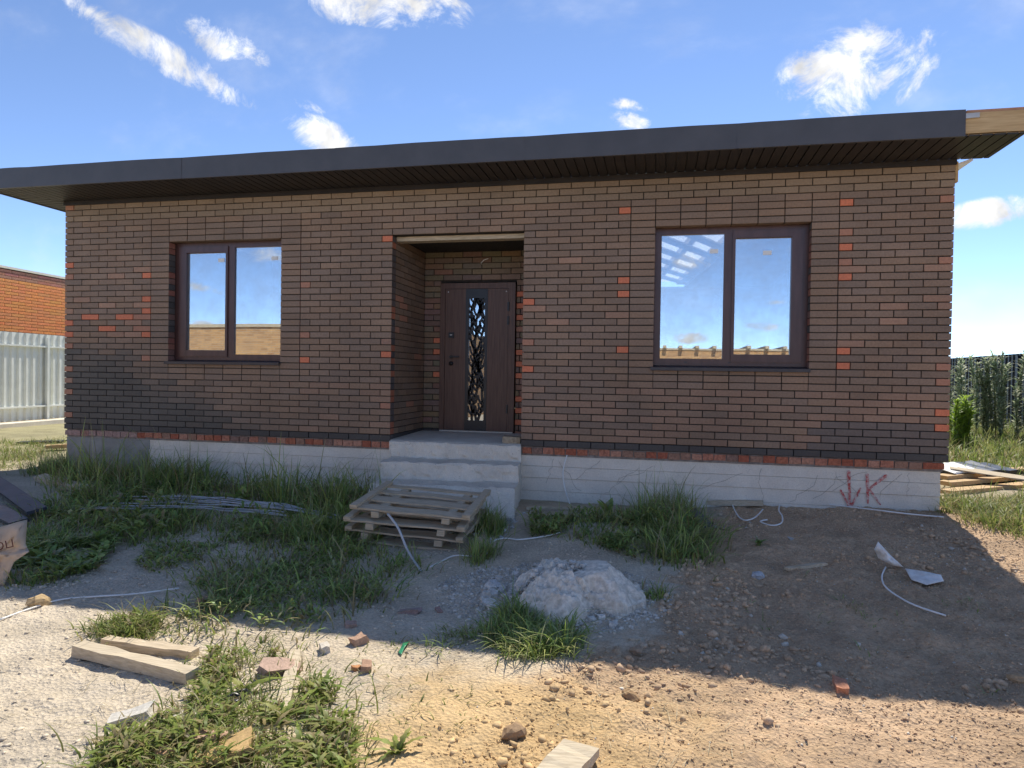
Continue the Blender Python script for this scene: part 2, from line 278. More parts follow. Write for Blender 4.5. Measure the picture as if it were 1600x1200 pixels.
def axis(lo, hi, step, far_lo, far_hi):
    a = [lo]; s = step
    left = []
    x = lo
    while x > far_lo: s *= 1.16; x -= s; left.append(x)
    s = step; right = []; x = hi
    while x < far_hi: s *= 1.16; x += s; right.append(x)
    return np.array(left[::-1] + list(np.arange(lo, hi, step)) + [hi] + right)
gx = axis(2.2, 12.2, .024, -900, 900); gy = axis(-5.8, .2, .024, -900, 900)
GX, GY = np.meshgrid(gx, gy); GZ = hz(GX, GY)
nx, ny = len(gx), len(gy)
me = bpy.data.meshes.new('ground'); vv = np.stack([GX, GY, GZ], -1).reshape(-1, 3)
ii = np.arange(nx * ny).reshape(ny, nx); q = np.stack([ii[:-1, :-1], ii[:-1, 1:], ii[1:, 1:], ii[1:, :-1]], -1).reshape(-1, 4)
me.vertices.add(len(vv)); me.vertices.foreach_set('co', vv.ravel()); me.loops.add(q.size); me.loops.foreach_set('vertex_index', q.ravel())
me.polygons.add(len(q)); me.polygons.foreach_set('loop_start', np.arange(0, q.size, 4)); me.polygons.foreach_set('loop_total', np.full(len(q), 4)); me.update(calc_edges=True)
me.polygons.foreach_set('use_smooth', np.ones(len(q), bool))
fx, fy = vv[:, 0], vv[:, 1]
def gcol(fx, fy):
    wd_ = zone_dirt(fx, fy)[:, None]; ws_ = zone_sand(fx, fy)[:, None]
    c = np.ones((len(fx), 1)) * np.array([[.59, .51, .40]])                      # pale gravel and dry cement sand
    pat = smooth01(fbm(fx * 1.3 + 40, fy * 1.3) * 2.2 + .5)[:, None]
    c = c * (1 - pat * .35) + np.array([[.56, .45, .31]]) * pat * .35
    c = c * (1 - wd_) + (np.array([[.56, .395, .255]]) * (1 - .15 * pat)) * wd_
    c = c * (1 - ws_ * .85) + np.array([[.62, .43, .215]]) * ws_ * .85
    far = smooth01((np.maximum(np.abs(fx - 6.5) - 6.5, np.maximum(-7.5 - fy, fy - 1.5))) / 2.5)[:, None]
    soil = np.where(fy[:, None] < -6, np.array([[.46, .42, .35]]), np.array([[.30, .28, .14]])) * (.85 + .3 * pat)  # unseen soil behind the camera is paled to bounce light onto the facade
    c = c * (1 - far * .8) + soil * far * .8
    dirtclose = smooth01((fy + .9) / .8)[:, None] * (1 - wd_) * (1 - far)          # dark humus under the grass by the wall
    c = c * (1 - dirtclose * .5) + np.array([[.30, .26, .17]]) * dirtclose * .5
    return c
c = gcol(fx, fy)
ca = me.color_attributes.new('col', 'FLOAT_COLOR', 'POINT'); ca.data.foreach_set('color', np.concatenate([c, np.ones((len(c), 1))], 1).astype(np.float32).ravel())
m, t, b = newmat('bare_ground'); at = N(t, 'ShaderNodeAttribute', attribute_name='col'); tcn = N(t, 'ShaderNodeTexCoord')
n1 = N(t, 'ShaderNodeTexNoise', inp={'Scale': 40.0, 'Detail': 8.0, 'Roughness': .75}); n2 = N(t, 'ShaderNodeTexVoronoi', inp={'Scale': 55.0}); n3 = N(t, 'ShaderNodeTexNoise', inp={'Scale': 3.0, 'Detail': 5.0})
for n in (n1, n2, n3): t.links.new(tcn.outputs['Object'], n.inputs['Vector'])
r1 = N(t, 'ShaderNodeMapRange', inp={'From Min': .3, 'From Max': .7, 'To Min': .72, 'To Max': 1.28}); t.links.new(n1.outputs['Fac'], r1.inputs['Value'])
r3 = N(t, 'ShaderNodeMapRange', inp={'From Min': .3, 'From Max': .7, 'To Min': .82, 'To Max': 1.15}); t.links.new(n3.outputs['Fac'], r3.inputs['Value'])
mm = N(t, 'ShaderNodeMath', operation='MULTIPLY'); t.links.new(r1.outputs[0], mm.inputs[0]); t.links.new(r3.outputs[0], mm.inputs[1])
vm = N(t, 'ShaderNodeVectorMath', operation='SCALE'); t.links.new(at.outputs['Color'], vm.inputs[0]); t.links.new(mm.outputs[0], vm.inputs['Scale']); t.links.new(vm.outputs[0], b.inputs['Base Color'])
b.inputs['Roughness'].default_value = .95; b.inputs['Specular IOR Level'].default_value = .15
hh = N(t, 'ShaderNodeMath', operation='MULTIPLY_ADD'); t.links.new(n2.outputs['Distance'], hh.inputs[0]); hh.inputs[1].default_value = .7; t.links.new(n1.outputs['Fac'], hh.inputs[2])
bump(t, b, hh.outputs[0], .9, .014)
ground = link('ground', me, m); tag(ground, 'uneven bare ground of pale gravel, yellow sand and brown earth', kind='structure')

# ---------------------------------------------------------------- the house
house = empty('brick_house', (0, 0, 0)); tag(house, 'single storey brown brick house with two windows and recessed door', 'house')
U, HC = .13, .075; J = .0045
L = 10.40; NR = 39; TOP = NR * HC
# backing walls behind the facing bricks (the dark joints)
w = MB(); YB = .016
def wallpiece(x0, x1, z0, z1): w.box(x0, x1, YB, .38, z0, z1)
xs = [.014, 1.56, 3.12, 4.55, 6.11, 7.54, 9.10, 10.386]
wallpiece(xs[0], xs[1] - .012, 0, TOP); wallpiece(xs[2] + .012, xs[3] - .016, 0, TOP); wallpiece(xs[4] + .016, xs[5] - .012, 0, TOP); wallpiece(xs[6] + .012, xs[7], 0, TOP)
for a, b_ in ((1.56, 3.12), (7.54, 9.10)): wallpiece(a - .012, b_ + .012, 0, .888); wallpiece(a - .012, b_ + .012, 2.412, TOP)
wallpiece(4.55 - .016, 6.11 + .016, 2.43, TOP)
w.box(4.30, 4.534, .38, 1.40, 0, TOP); w.box(6.126, 6.36, .38, 1.40, 0, TOP)
w.box(4.534, 4.77, 1.136, 1.40, 0.02, TOP); w.box(5.81, 6.126, 1.136, 1.40, .02, TOP); w.box(4.77, 5.81, 1.136, 1.40, 2.0, TOP)
w.box(.014, .38, .38, 9.2, 0, TOP); w.box(10.02, 10.386, .38, 9.2, 0, TOP); w.box(.38, 10.02, 8.85, 9.2, 0, TOP)
wall = w.build('wall', MAT['mortar'], house)
inn = MB(); inn.box(.38, 10.02, .39, 8.85, -.12, -.02); inn.box(.39, 4.28, 4.2, 4.35, 0, 2.9); inn.box(6.4, 6.5, 1.5, 8.8, 0, 2.9); inn.box(4.1, 4.2, 1.5, 8.8, 0, 2.9)
inn.build('inner_wall', MAT['inner'], house)
PAL = [(.262, .173, .117), (.272, .176, .116), (.252, .170, .117), (.280, .179, .115), (.238, .164, .117), (.256, .173, .120)]
RED, DRED, ORA = (.66, .20, .10), (.42, .20, .125), (.42, .20, .12)
reds = {}
for u, rows in {72: {34: 1, 30: 2, 28: 1, 26: 2, 24: 1, 14: 1, 12: 1}, 79: {34: 2, 12: 2, 10: 2, 6: 1, 4: 1, 26: 2}, 55: {34: 1, 24: 1, 22: 1, 14: 1}, 47: {21: 1, 11: 1, 15: 2},
                26: {24: 2, 16: 2, 12: 1}, 34: {13: 1, 31: 1, 5: 2}, 9: {26: 1, 22: 1, 20: 1, 16: 1, 12: 2}, 0: {38: 2, 28: 1, 26: 2, 18: 1, 16: 1, 14: 2, 10: 2, 6: 2, 2: 2},
                2: {19: 1}, 6: {19: 1}, 4: {17: 1}, 8: {17: 2, 19: 2}}.items():
    for r, k in rows.items(): reds[(u, r)] = k
rb = random.Random(11)
def bcol(u, r, n):
    x = (u + n / 2) * U
    if (u, r) in reds: return RED if reds[(u, r)] == 1 else DRED
    c = list(rb.choice(PAL)); k = rb.uniform(.91, 1.09)
    if r == 0: c = [.085, .074, .066]
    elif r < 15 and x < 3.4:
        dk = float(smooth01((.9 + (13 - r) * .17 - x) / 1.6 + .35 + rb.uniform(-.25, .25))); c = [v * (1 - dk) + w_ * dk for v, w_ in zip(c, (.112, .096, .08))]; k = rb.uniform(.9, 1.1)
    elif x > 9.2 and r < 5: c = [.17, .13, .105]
    elif 1 <= r <= 8 and rb.random() < .42: c = [.31, .19, .125]
    elif r >= 36: c = [.28, .198, .132]
    elif 14 <= r <= 27 and (x < 1.4 or 6.1 < x < 7.3 or x > 9.3) and rb.random() < .10: c = [.37, .215, .14]
    if n == 1 and rb.random() < .06: c = [.35, .20, .135]
    return tuple(v * k for v in c)
def brick_into(mb, x0, x1, z0, z1, col, side=None, y0=0.0, y1=.115):
    dy = rb.uniform(-.0018, .0018); a = rb.uniform(-.0012, .0012); z0 += a; z1 += a; cx = .0025
    vs = [(x0 + cx, y0 + dy, z0 + cx), (x1 - cx, y0 + dy, z0 + cx), (x1 - cx, y0 + dy, z1 - cx), (x0 + cx, y0 + dy, z1 - cx),
          (x0, y0 + dy + .003, z0), (x1, y0 + dy + .003, z0), (x1, y0 + dy + .003, z1), (x0, y0 + dy + .003, z1),
          (x0, y1, z0), (x1, y1, z0), (x1, y1, z1), (x0, y1, z1)]
    edge = tuple(v * .86 for v in col)  # chamfer colour darkened to offset the light these edges catch
    mb.add(vs, [(0, 1, 2, 3)], col)
    mb.add(vs, [(4, 5, 1, 0), (5, 6, 2, 1), (6, 7, 3, 2), (7, 4, 0, 3)], edge)
    mb.add(vs, [(8, 9, 5, 4), (10, 11, 7, 6)], col)
    mb.add(vs, [(9, 10, 6, 5), (11, 8, 4, 7)], side or col)
bricks = []
for r in range(NR):
    segs = []
    zones = [(0, 80, 'run')]
    if 9 <= r <= 35: zones = [(0, 10, 'run'), (10, 26, 'st'), (26, 56, 'run'), (56, 72, 'st'), (72, 80, 'run')]
    for a, b_, kind in zones:
        if kind == 'st': brk = list(range(a, b_ + 1, 2))
        else: brk = sorted(set([a, b_] + [u for u in range(a, b_) if (u + r) % 2 == 1]))
        segs += list(zip(brk[:-1], brk[1:]))
    out = []
    for a, b_ in segs:
        if r <= 31:
            if a < 35 < b_: out.append((a, 35)); 
            if a < 47 < b_: out.append((47, b_))
            if (a < 35 < b_) or (a < 47 < b_) or (35 <= a and b_ <= 47): continue
            if r >= 12 and ((12 <= a and b_ <= 24) or (58 <= a and b_ <= 70)): continue
        out.append((a, b_))
    for a, b_ in out:
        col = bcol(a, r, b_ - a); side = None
        if r >= 12 and r <= 31 and (b_ in (12, 58) or a in (24, 70)): side = rb.choice([(.30, .12, .09), (.09, .082, .08), (.33, .14, .10), (.12, .105, .10), (.22, .12, .10)])
        if b_ == 35 and r < 32: side = rb.choice([(.13, .10, .09), (.10, .085, .08), (.40, .14, .08)])
        x0 = a * U + J; x1 = b_ * U - J
        if a == 0: x0 = 0
        if b_ == 80: x1 = L
        if a in (24, 47, 70) and r < 32: x0 = a * U
        if b_ in (12, 35, 58) and r < 32: x1 = b_ * U
        bricks.append((x0, x1, r * HC + J, (r + 1) * HC - J, col, side))
def area(bk):
    P = []
    for x, z in ((bk[0], bk[2]), (bk[1], bk[2]), (bk[1], bk[3]), (bk[0], bk[3])):
        c_ = RR @ (np.array([x, 0, z]) - CAM); P.append((c_[0] / c_[2], c_[1] / c_[2]))
    return abs(sum(P[i][0] * P[(i + 1) % 4][1] - P[(i + 1) % 4][0] * P[i][1] for i in range(4)))
bricks.sort(key=area, reverse=True)
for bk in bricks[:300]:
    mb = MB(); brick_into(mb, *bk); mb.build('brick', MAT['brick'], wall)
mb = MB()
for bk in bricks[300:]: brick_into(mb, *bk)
# reveals of the door recess and the wall beside the door
def reveal(xface, sgn, r):
    y = 0.0; half_first = (r % 2 == 1) if sgn > 0 else (r % 2 == 0)
    ys = [.125] if not half_first else [0.0]
    y = 0.125 if not half_first else .0; first = True
    while y < 1.12:
        ln = .26 if not (first and half_first) else .255
        y2 = min(y + ln, 1.13); c_ = rb.choice(PAL); k = rb.uniform(.8, 1.1); c_ = tuple(v * k for v in c_)
        if r == 0: c_ = (.075, .066, .062)
        if rb.random() < .03: c_ = DRED
        z0, z1 = r * HC + J, (r + 1) * HC - J
        if y2 - y > .03:
            if sgn > 0: vs_x0, vs_x1 = xface - .10, xface
            else: vs_x0, vs_x1 = xface, xface + .10
            ya = y + (J if y > 0 else .12); mb.box(vs_x0, vs_x1, max(ya, .118), y2 - J, z0, z1, c_)
        y = y2; first = False
for r in range(32): reveal(4.55, 1, r); reveal(6.11, -1, r)
for r in range(33):
    brk = sorted(set([35, 47] + [u for u in range(35, 47) if (u + r) % 2 == 0]))
    for a, b_ in zip(brk[:-1], brk[1:]):
        x0, x1 = a * U + J, b_ * U - J
        for s0, s1 in (((x0, min(x1, 4.775)), (max(x0, 5.80), x1)) if r * HC < 1.98 else ((x0, x1),)):
            if s1 - s0 < .02: continue
            c_ = tuple(v * rb.uniform(.75, 1.0) for v in rb.choice(PAL))
            if r == 0: c_ = (.075, .066, .062)
            if s0 > 5.7 and r < 26 and r % 2 == 0 and rb.random() < .75: c_ = RED if rb.random() < .7 else DRED
            if s1 < 4.8 and s0 > 4.6 and r in (10, 14, 16): c_ = RED
            brick_into(mb, s0, s1, r * HC + J, (r + 1) * HC - J, c_, None, 1.12, 1.15)
o = mb.build('brickwork', MAT['brick'], wall); o['kind'] = 'stuff'
# plinth, base course
p = MB()
p.box(.05, 4.58, .052, .5, -1.2, -.102); p.box(6.12, 10.33, .052, .5, -1.2, -.102)
for (z0, z1, y) in ((-.215, -.100, .040), (-.345, -.220, .033), (-.49, -.350, .042), (-1.2, -.496, .036)):
    p.box(.03, 4.60, y, .051, z0, z1); p.box(6.10, 10.345, y, .051, z0, z1)
p.box(.03, .5, .5, 9.2, -1.2, -.1); p.box(9.9, 10.345, .5, 9.2, -1.2, -.1)
plinth = p.build('plinth', MAT['concrete'], house)
pm = MB(); pm.box(.022, 1.27, .026, .05, -1.0, -.104); pm.build('render_patch', MAT['plaster'], plinth)
mo = MB(); mo.box(.02, 4.56, .03, .4, -.1, -.002); mo.box(6.115, 10.36, .03, .4, -.1, -.002); mo.build('mortar_bed', simple('pale_mortar', (.20, .17, .15), (.33, .29, .26), 20, .95, .6, .006), plinth)
for (a, b_) in ((.0, 4.56), (6.12, 10.375)):
    x = a
    while x < b_ - .03:
        ln = rb.choice([.125, .125, .12, .13, .115]) if not (x > 10.1 or x < .05) else .25
        x2 = min(x + ln, b_); q = MB(); c_ = rb.choice([(.42, .15, .085), (.46, .19, .12), (.38, .12, .07), (.34, .19, .13), (.48, .24, .16), (.27, .16, .12)])
        if x < 1.0: c_ = rb.choice([(.40, .26, .22), (.34, .19, .15)])
        ax, ay, az = Vector((1, rb.uniform(-.03, .03), 0)), Vector((0, 1, 0)), Vector((0, 0, 1))
        q.obox(((x + x2) / 2, .075 + rb.uniform(-.006, .006), -.044 + rb.uniform(-.004, .003)), ax, ay, az, (x2 - x) / 2 - .006, .06, .033 + rb.uniform(-.003, .002), .0035, c_)
        q.build('base_brick', MAT['rough_brick'], plinth); x = x2
# roof
roof = MB(); RZ = 3.19; FY = -.715
sl = math.tan(math.radians(6))
def slab(x0, x1, y0, y1, th=.03):
    za, zb = RZ - .012 + (y0 - FY) * sl, RZ - .012 + (y1 - FY) * sl
    roof.add([(x0, y0, za - th), (x1, y0, za - th), (x1, y1, zb - th), (x0, y1, zb - th), (x0, y0, za), (x1, y0, za), (x1, y1, zb), (x0, y1, zb)],
             [(0, 3, 2, 1), (4, 5, 6, 7), (0, 1, 5, 4), (1, 2, 6, 5), (2, 3, 7, 6), (3, 0, 4, 7)])
slab(-.47, 10.19, FY + .012, .10); slab(-.47, 10.36, .102, 2.3); slab(-.47, 6.5, 2.302, 9.7); slab(9.2, 10.36, 2.302, 9.7)
roofo = roof.build('roof', MAT['metal_dark'], house)
mbn = MB(); mbn.box(6.52, 9.19, 2.31, 9.3, 3.115, 3.120); mbn.build('membrane', MAT['membrane'], roofo)
dA = Vector((math.sin(math.radians(-7)), math.cos(math.radians(-7)), 0)); dB = Vector((math.sin(math.radians(26)), math.cos(math.radians(26)), 0)); UZ = Vector((0, 0, 1))
for k in range(6):                              # open lattice of rafters and battens, seen through the right window
    q = MB(); c0 = Vector((8.85, 2.8, 3.0)) + dA * 3.0 + Vector((-.62 * k, 0, .04)); q.obox(c0, dA, dA.cross(UZ), UZ, 3.2, .05 if k % 2 else .12, .05); q.build('rafter', MAT['oldwood'], roofo)
for k in range(6):
    q = MB(); c0 = Vector((7.75, 3.5 + k * 1.02 - .9, 2.962)); q.obox(c0, dB, dB.cross(UZ), UZ, 1.9, .10, .012); q.build('roof_batten', MAT['oldwood'], roofo)
cl = MB(); cl.box(.385, 6.4, .385, 8.845, 2.895, 2.915); cl.box(6.4, 10.015, .385, 2.2, 2.895, 2.915)
cl.add([(8.93, 2.2, 2.897), (10.015, 2.2, 2.897), (10.015, 8.845, 2.897), (8.12, 8.845, 2.897), (8.93, 2.2, 2.913), (10.015, 2.2, 2.913), (10.015, 8.845, 2.913), (8.12, 8.845, 2.913)], [(0, 3, 2, 1), (4, 5, 6, 7), (0, 1, 5, 4), (1, 2, 6, 5), (2, 3, 7, 6), (3, 0, 4, 7)]); cl.build('ceiling_board', MAT['inner'], roofo)
# fascia: lapped metal sheets with a slightly wavy top edge
seams = [-.475, .25, 2.3, 4.2, 6.25, 8.3, 10.20]
for k in range(len(seams) - 1):
    fm = MB(); a, b_ = seams[k] - .02, seams[k + 1]; n = 9; yo = FY - .003 * (k % 2); vs = []
    for i in range(n + 1):
        x = a + (b_ - a) * i / n; zt = RZ + rb.uniform(-.0015, .0015) + .005 * math.sin(i / n * math.pi); bow = .002 * math.sin(i / n * 6.3)
        vs += [(x, yo + bow, 2.955), (x, yo + bow, zt), (x, yo + .045, zt + .004), (x, yo + .03, 2.955), (x, yo + .03, 2.965)]
    for i in range(n):
        q_ = i * 5; r_ = q_ + 5; fm.f += []
        fm_faces = [(q_, r_, r_ + 1, q_ + 1), (q_ + 1, r_ + 1, r_ + 2, q_ + 2), (q_ + 3, r_ + 3, r_, q_)]
        if i == 0: fm.add(vs, [], None)
        fm.f += [list(f_) for f_ in fm_faces]; fm.c += [None] * 3; fm.sm += [False] * 3; fm.m += [0] * 3
    fm.build('fascia_panel', MAT['metal_dark'], roofo)
tf = MB(); tf.box(-.45, 10.69, FY + .035, FY + .075, 2.975, 3.155); tf.build('fascia_timber', MAT['timber'], roofo)
tf = MB(); tf.box(10.205, 10.95, FY + .02, FY + .034, 2.985, 3.165); tf.build('bare_board', MAT['timber'], roofo)
tf = MB(); tf.box(10.22, 10.95, FY + .03, FY + .16, 3.168, 3.192); tf.build('edge_batten', simple('reddish_batten', (.42, .20, .11), (.5, .27, .16), 8), roofo)
tf = MB(); tf.obox((10.255, FY + .008, 3.135), Vector((1, 0, .02)), Vector((0, 1, 0)), Vector((0, 0, 1)), .055, .008, .022, .002); tf.build('gutter_bracket', MAT['greyrod'], roofo)
SZ = 2.975
def sboard(mb_, x0, x1, y0, y1, cut=None):
    mb_.box(x0, x1, y0, y1, SZ - .010, SZ)
k = 0; x = -.465
while x < 10.66:
    x2 = min(x + .1, 10.69); y1 = -.004
    s_ = MB()
    if x2 <= .02:
        ya, yb = FY + .03 + (x + .47) * 1.4, FY + .03 + (x2 + .47) * 1.4
        vs = [(x + .005, FY + .03, SZ - .012), (x2 - .005, FY + .03, SZ - .012), (x2 - .005, yb, SZ - .012), (x + .005, ya, SZ - .012)]
        s_.add(vs + [(a, b2, SZ) for a, b2, _ in vs], [(0, 3, 2, 1), (4, 5, 6, 7), (0, 1, 5, 4), (1, 2, 6, 5), (2, 3, 7, 6), (3, 0, 4, 7)])
    else: s_.box(x + .006, x2 - .006, FY + .03, y1, SZ - .012, SZ)
    s_.build('soffit_board', MAT['soffit'], roofo); x = x2
y = -.64
while y < 1.4:
    y2 = y + .1; s_ = MB(); xe = -.47 + (min(y, 0) - FY - .03) / 1.4 if y < 0 else -.006; xe2 = -.47 + (min(y2, 0) - FY - .03) / 1.4 if y2 < 0 else -.006
    vs = [(-.465, y + .006, SZ - .012), (xe - .004, y + .006, SZ - .012), (min(xe2, -.006) - .004, y2 - .006, SZ - .012), (-.465, y2 - .006, SZ - .012)]
    s_.add(vs + [(a, b2, SZ) for a, b2, _ in vs], [(0, 3, 2, 1), (4, 5, 6, 7), (0, 1, 5, 4), (1, 2, 6, 5), (2, 3, 7, 6), (3, 0, 4, 7)])
    s_.build('soffit_board', MAT['soffit'], roofo); y = y2
sp = MB(); sp.box(-.46, 10.68, FY + .035, -.002, SZ + .004, SZ + .012); sp.box(-.46, -.01, .002, 9.4, SZ + .004, SZ + .012); sp.build('soffit_backing', MAT['black'], roofo)
tr_ = MB(); tr_.box(-.004, 10.404, -.028, -.001, 2.912, 2.964); tr_.build('soffit_trim', MAT['soffit'], roofo)
sf = MB(); sf.box(-.475, -.455, FY + .02, 9.6, 2.955, 3.17); sf.build('side_fascia', MAT['metal_dark'], roofo)
rt = MB(); rt.box(10.405, 10.43, .01, .06, 2.75, 2.95); rt.build('corner_batten', MAT['timber'], roofo)
rt = MB(); rt.obox((10.50, .5, 2.95), Vector((0, 1, 0)), Vector((1, 0, .35)).normalized(), Vector((-.35, 0, 1)).normalized(), .46, .07, .012); rt.build('gable_board', MAT['white'], roofo)
# windows
def window(x0, sash_left):
    fr = MB(); z0, z1 = .925, 2.405; y0, y1 = .13, .20; x1 = x0 + 1.56
    X = (lambda v: x0 + v) if sash_left else (lambda v: x1 - v)
    def bx(mb_, a, b_, za, zb, ya, yb): a, b_ = X(a), X(b_); mb_.box(min(a, b_), max(a, b_), ya, yb, za, zb)
    bx(fr, -.02, .075, z0, z1, y0, y1); bx(fr, 1.49, 1.58, z0, z1, y0, y1); bx(fr, .075, 1.49, z1 - .07, z1 + .03, y0, y1); bx(fr, .075, 1.49, z0, 1.0, y0, y1); bx(fr, .735, .84, 1.0, z1 - .07, y0, y1)
    wo_ = fr.build('window', MAT['pvc'], house)
    s_ = MB(); ya, yb = .112, .129
    bx(s_, .055, .165, .97, 2.355, ya, yb); bx(s_, .725, .755, .97, 2.355, ya, yb); bx(s_, .165, .725, 2.28, 2.355, ya, yb); bx(s_, .165, .725, .97, 1.045, ya, yb)
    bx(s_, .135, .166, 1.03, 2.30, .1292, .15); bx(s_, .726, .737, 1.03, 2.30, .1292, .15); bx(s_, .166, .726, 2.275, 2.30, .1292, .15); bx(s_, .166, .726, 1.03, 1.05, .1292, .15)
    s_.build('sash', MAT['pvc'], wo_)
    g = MB(); bx(g, .150, .740, 1.035, 2.29, .146, .151); g.build('pane', MAT['glass'], wo_)
    g = MB(); bx(g, .83, 1.50, .99, 2.345, .150, .155); g.build('pane', MAT['glass'], wo_)
    sp_ = MB()
    for a in (.166, .836): bx(sp_, a, a + .012, 1.05, 2.27, .1535 if a < .5 else .158, .163)
    sp_.build('spacer_bar', MAT['greyrod'], wo_)
    for a, z in (((.60, 2.16), (1.34, 2.17)) if sash_left else ((.36, 2.10), (.90, 2.13))):
        st = MB(); bx(st, a, a + .085, z, z + .045, .1425 if a < .7 else .1465, .1445 if a < .7 else .1485); st.build('sticker', MAT['white'], wo_)
    sl_ = MB(); a, b_ = x0 - .025, x1 + .008
    sl_.add([(a, -.045, .900), (b_, -.045, .900), (b_, .128, .922), (a, .128, .922), (a, -.045, .868), (b_, -.045, .868), (b_, -.030, .866), (a, -.030, .866), (a, -.030, .893), (b_, -.030, .893), (b_, .128, .912), (a, .128, .912)],
            [(0, 1, 2, 3), (4, 5, 1, 0), (6, 5, 4, 7), (8, 9, 6, 7), (10, 9, 8, 11), (0, 3, 11, 8, 7, 4), (1, 5, 6, 9, 10, 2)])
    sl_.build('sill', MAT['sill'], wo_)
    for i in range(3): cp = MB(); bx(cp, .3 + i * .45, .335 + i * .45, .957, .968, .126, .1299); cp.build('drain_cap', MAT['sill'], wo_)
window(1.56, True); window(7.54, False)
# door
d = MB(); fy = 1.085
d.box(4.785, 4.85, fy, 1.135, .055, 1.985); d.box(5.70, 5.79, fy, 1.135, .055, 1.985); d.box(4.85, 5.70, fy, 1.135, 1.912, 1.985)
door = d.build('door', MAT['door'], house)
lf = MB(); lf.box(4.854, 5.13, fy + .008, 1.13, .065, 1.908); lf.box(5.425, 5.696, fy + .008, 1.13, .065, 1.908); leaf = lf.build('leaf', MAT['door'], door)
bp = MB(); a, b_, z0, z1 = 5.172, 5.388, .195, 1.788; yy = fy + .004
bp.box(5.131, a, yy, 1.128, .065, 1.908); bp.box(b_, 5.424, yy, 1.128, .065, 1.908); bp.box(a, b_, yy, 1.128, .065, z0); bp.box(a, b_, yy, 1.128, z1, 1.908); bp.build('black_panel', MAT['black'], door)
gp = MB(); gp.box(a - .01, b_ + .01, fy + .030, fy + .036, z0 - .01, z1 + .01); gp.build('pane', MAT['glass'], door)
gt = MB(); rg = random.Random(21); yl = fy + .012
def ribbon(pts, wdt, taper=.5):
    for i in range(len(pts) - 1):
        p0, p1 = Vector(pts[i]), Vector(pts[i + 1]); dr = (p1 - p0).normalized(); n_ = Vector((-dr.y, dr.x)) ; w0 = wdt * (1 - taper * i / len(pts)); w1 = wdt * (1 - taper * (i + 1) / len(pts))
        vs = []
        for pp, ww in ((p0 - dr * .002, w0), (p1 + dr * .002, w1)):
            for s_ in (-1, 1): vs.append((min(max(pp.x + n_.x * ww * s_, a), b_), pp.y + n_.y * ww * s_))
        V3 = [(x_, yl, z_) for x_, z_ in vs] + [(x_, yl + .006, z_) for x_, z_ in vs]
        gt.add(V3, [(0, 2, 3, 1), (4, 5, 7, 6), (0, 1, 5, 4), (2, 6, 7, 3), (0, 4, 6, 2), (1, 3, 7, 5)])
for sidx in range(3):                            # stems with leaf shaped twigs
    x = a + .045 + sidx * .063; z = z0; ph = rg.uniform(0, 6); pts = []
    while z < z1 + .02: pts.append((x + .026 * math.sin(z * 7 + ph) + .012 * math.sin(z * 17 + ph * 2), min(z, z1))); z += .035
    ribbon(pts, .014, .2)
    for i in range(2, len(pts) - 1, 1):
        if rg.random() < .72:
            sd_ = 1 if (i + sidx) % 2 else -1; px, pz = pts[i]; tw = [(px, pz)]
            L_ = rg.uniform(.05, .09)
            for k_ in range(1, 5): tt = k_ / 4; tw.append((px + sd_ * L_ * .75 * math.sin(tt * 1.5), min(pz + L_ * 1.3 * tt * (0.5 + .7 * tt), z1)))
            ribbon(tw, .012, .35)
gt.build('lattice', MAT['black'], door)
hd = MB(); hd.box(4.925, 4.955, fy - .012, fy + .006, 1.0, 1.04); hd.box(4.93, 5.06, fy - .05, fy - .035, 1.012, 1.030); hd.box(4.93, 4.945, fy - .036, fy - .012, 1.014, 1.028); hd.build('handle', MAT['black'], door)
lk = MB(); lk.tube([(4.943, fy + .006, .935), (4.943, fy - .014, .935)], .028, 14); lk.build('lock', MAT['black'], door)
lk = MB(); lk.box(4.905, 4.975, fy - .014, fy + .007, 1.27, 1.34); lo = lk.build('lock_plate', MAT['black'], door); lk = MB(); lk.box(4.925, 4.955, fy - .0165, fy - .0142, 1.303, 1.312); lk.build('lock_mark', MAT['white'], door)
for z in (1.44, 1.62, .30):
    hg = MB(); hg.box(5.69, 5.712, fy - .02, fy + .007, z, z + .11); hg.build('hinge', MAT['black'], door)
for x_ in (4.89, 5.67):
    sc = MB(); sc.box(x_ - .006, x_ + .006, fy + .004, fy + .0079, 1.865, 1.877); sc.build('screw_cap', MAT['white'], door)
th = MB(); th.box(4.80, 5.78, 1.06, 1.13, .046, .062); th.build('threshold', MAT['concrete2'], door)
lb = MB(); lb.obox((5.33, .19, 2.375), Vector((1, 0, 0)), Vector((0, 1, 0)), Vector((0, 0, 1)), .775, .07, .024, .003); lb.build('lintel_board', MAT['oldwood'], house)
lb = MB(); lb.box(4.552, 6.108, .02, 1.118, 2.402, 2.428); lb.build('recess_ceiling', MAT['mortar'], house)
wr = MB(); wr.tube([(5.33, 1.115, 2.23), (5.335, 1.06, 2.235), (5.38, 1.03, 2.27), (5.44, 1.02, 2.285)], .006, 6); wr.build('wire_stub', MAT['white'], house)
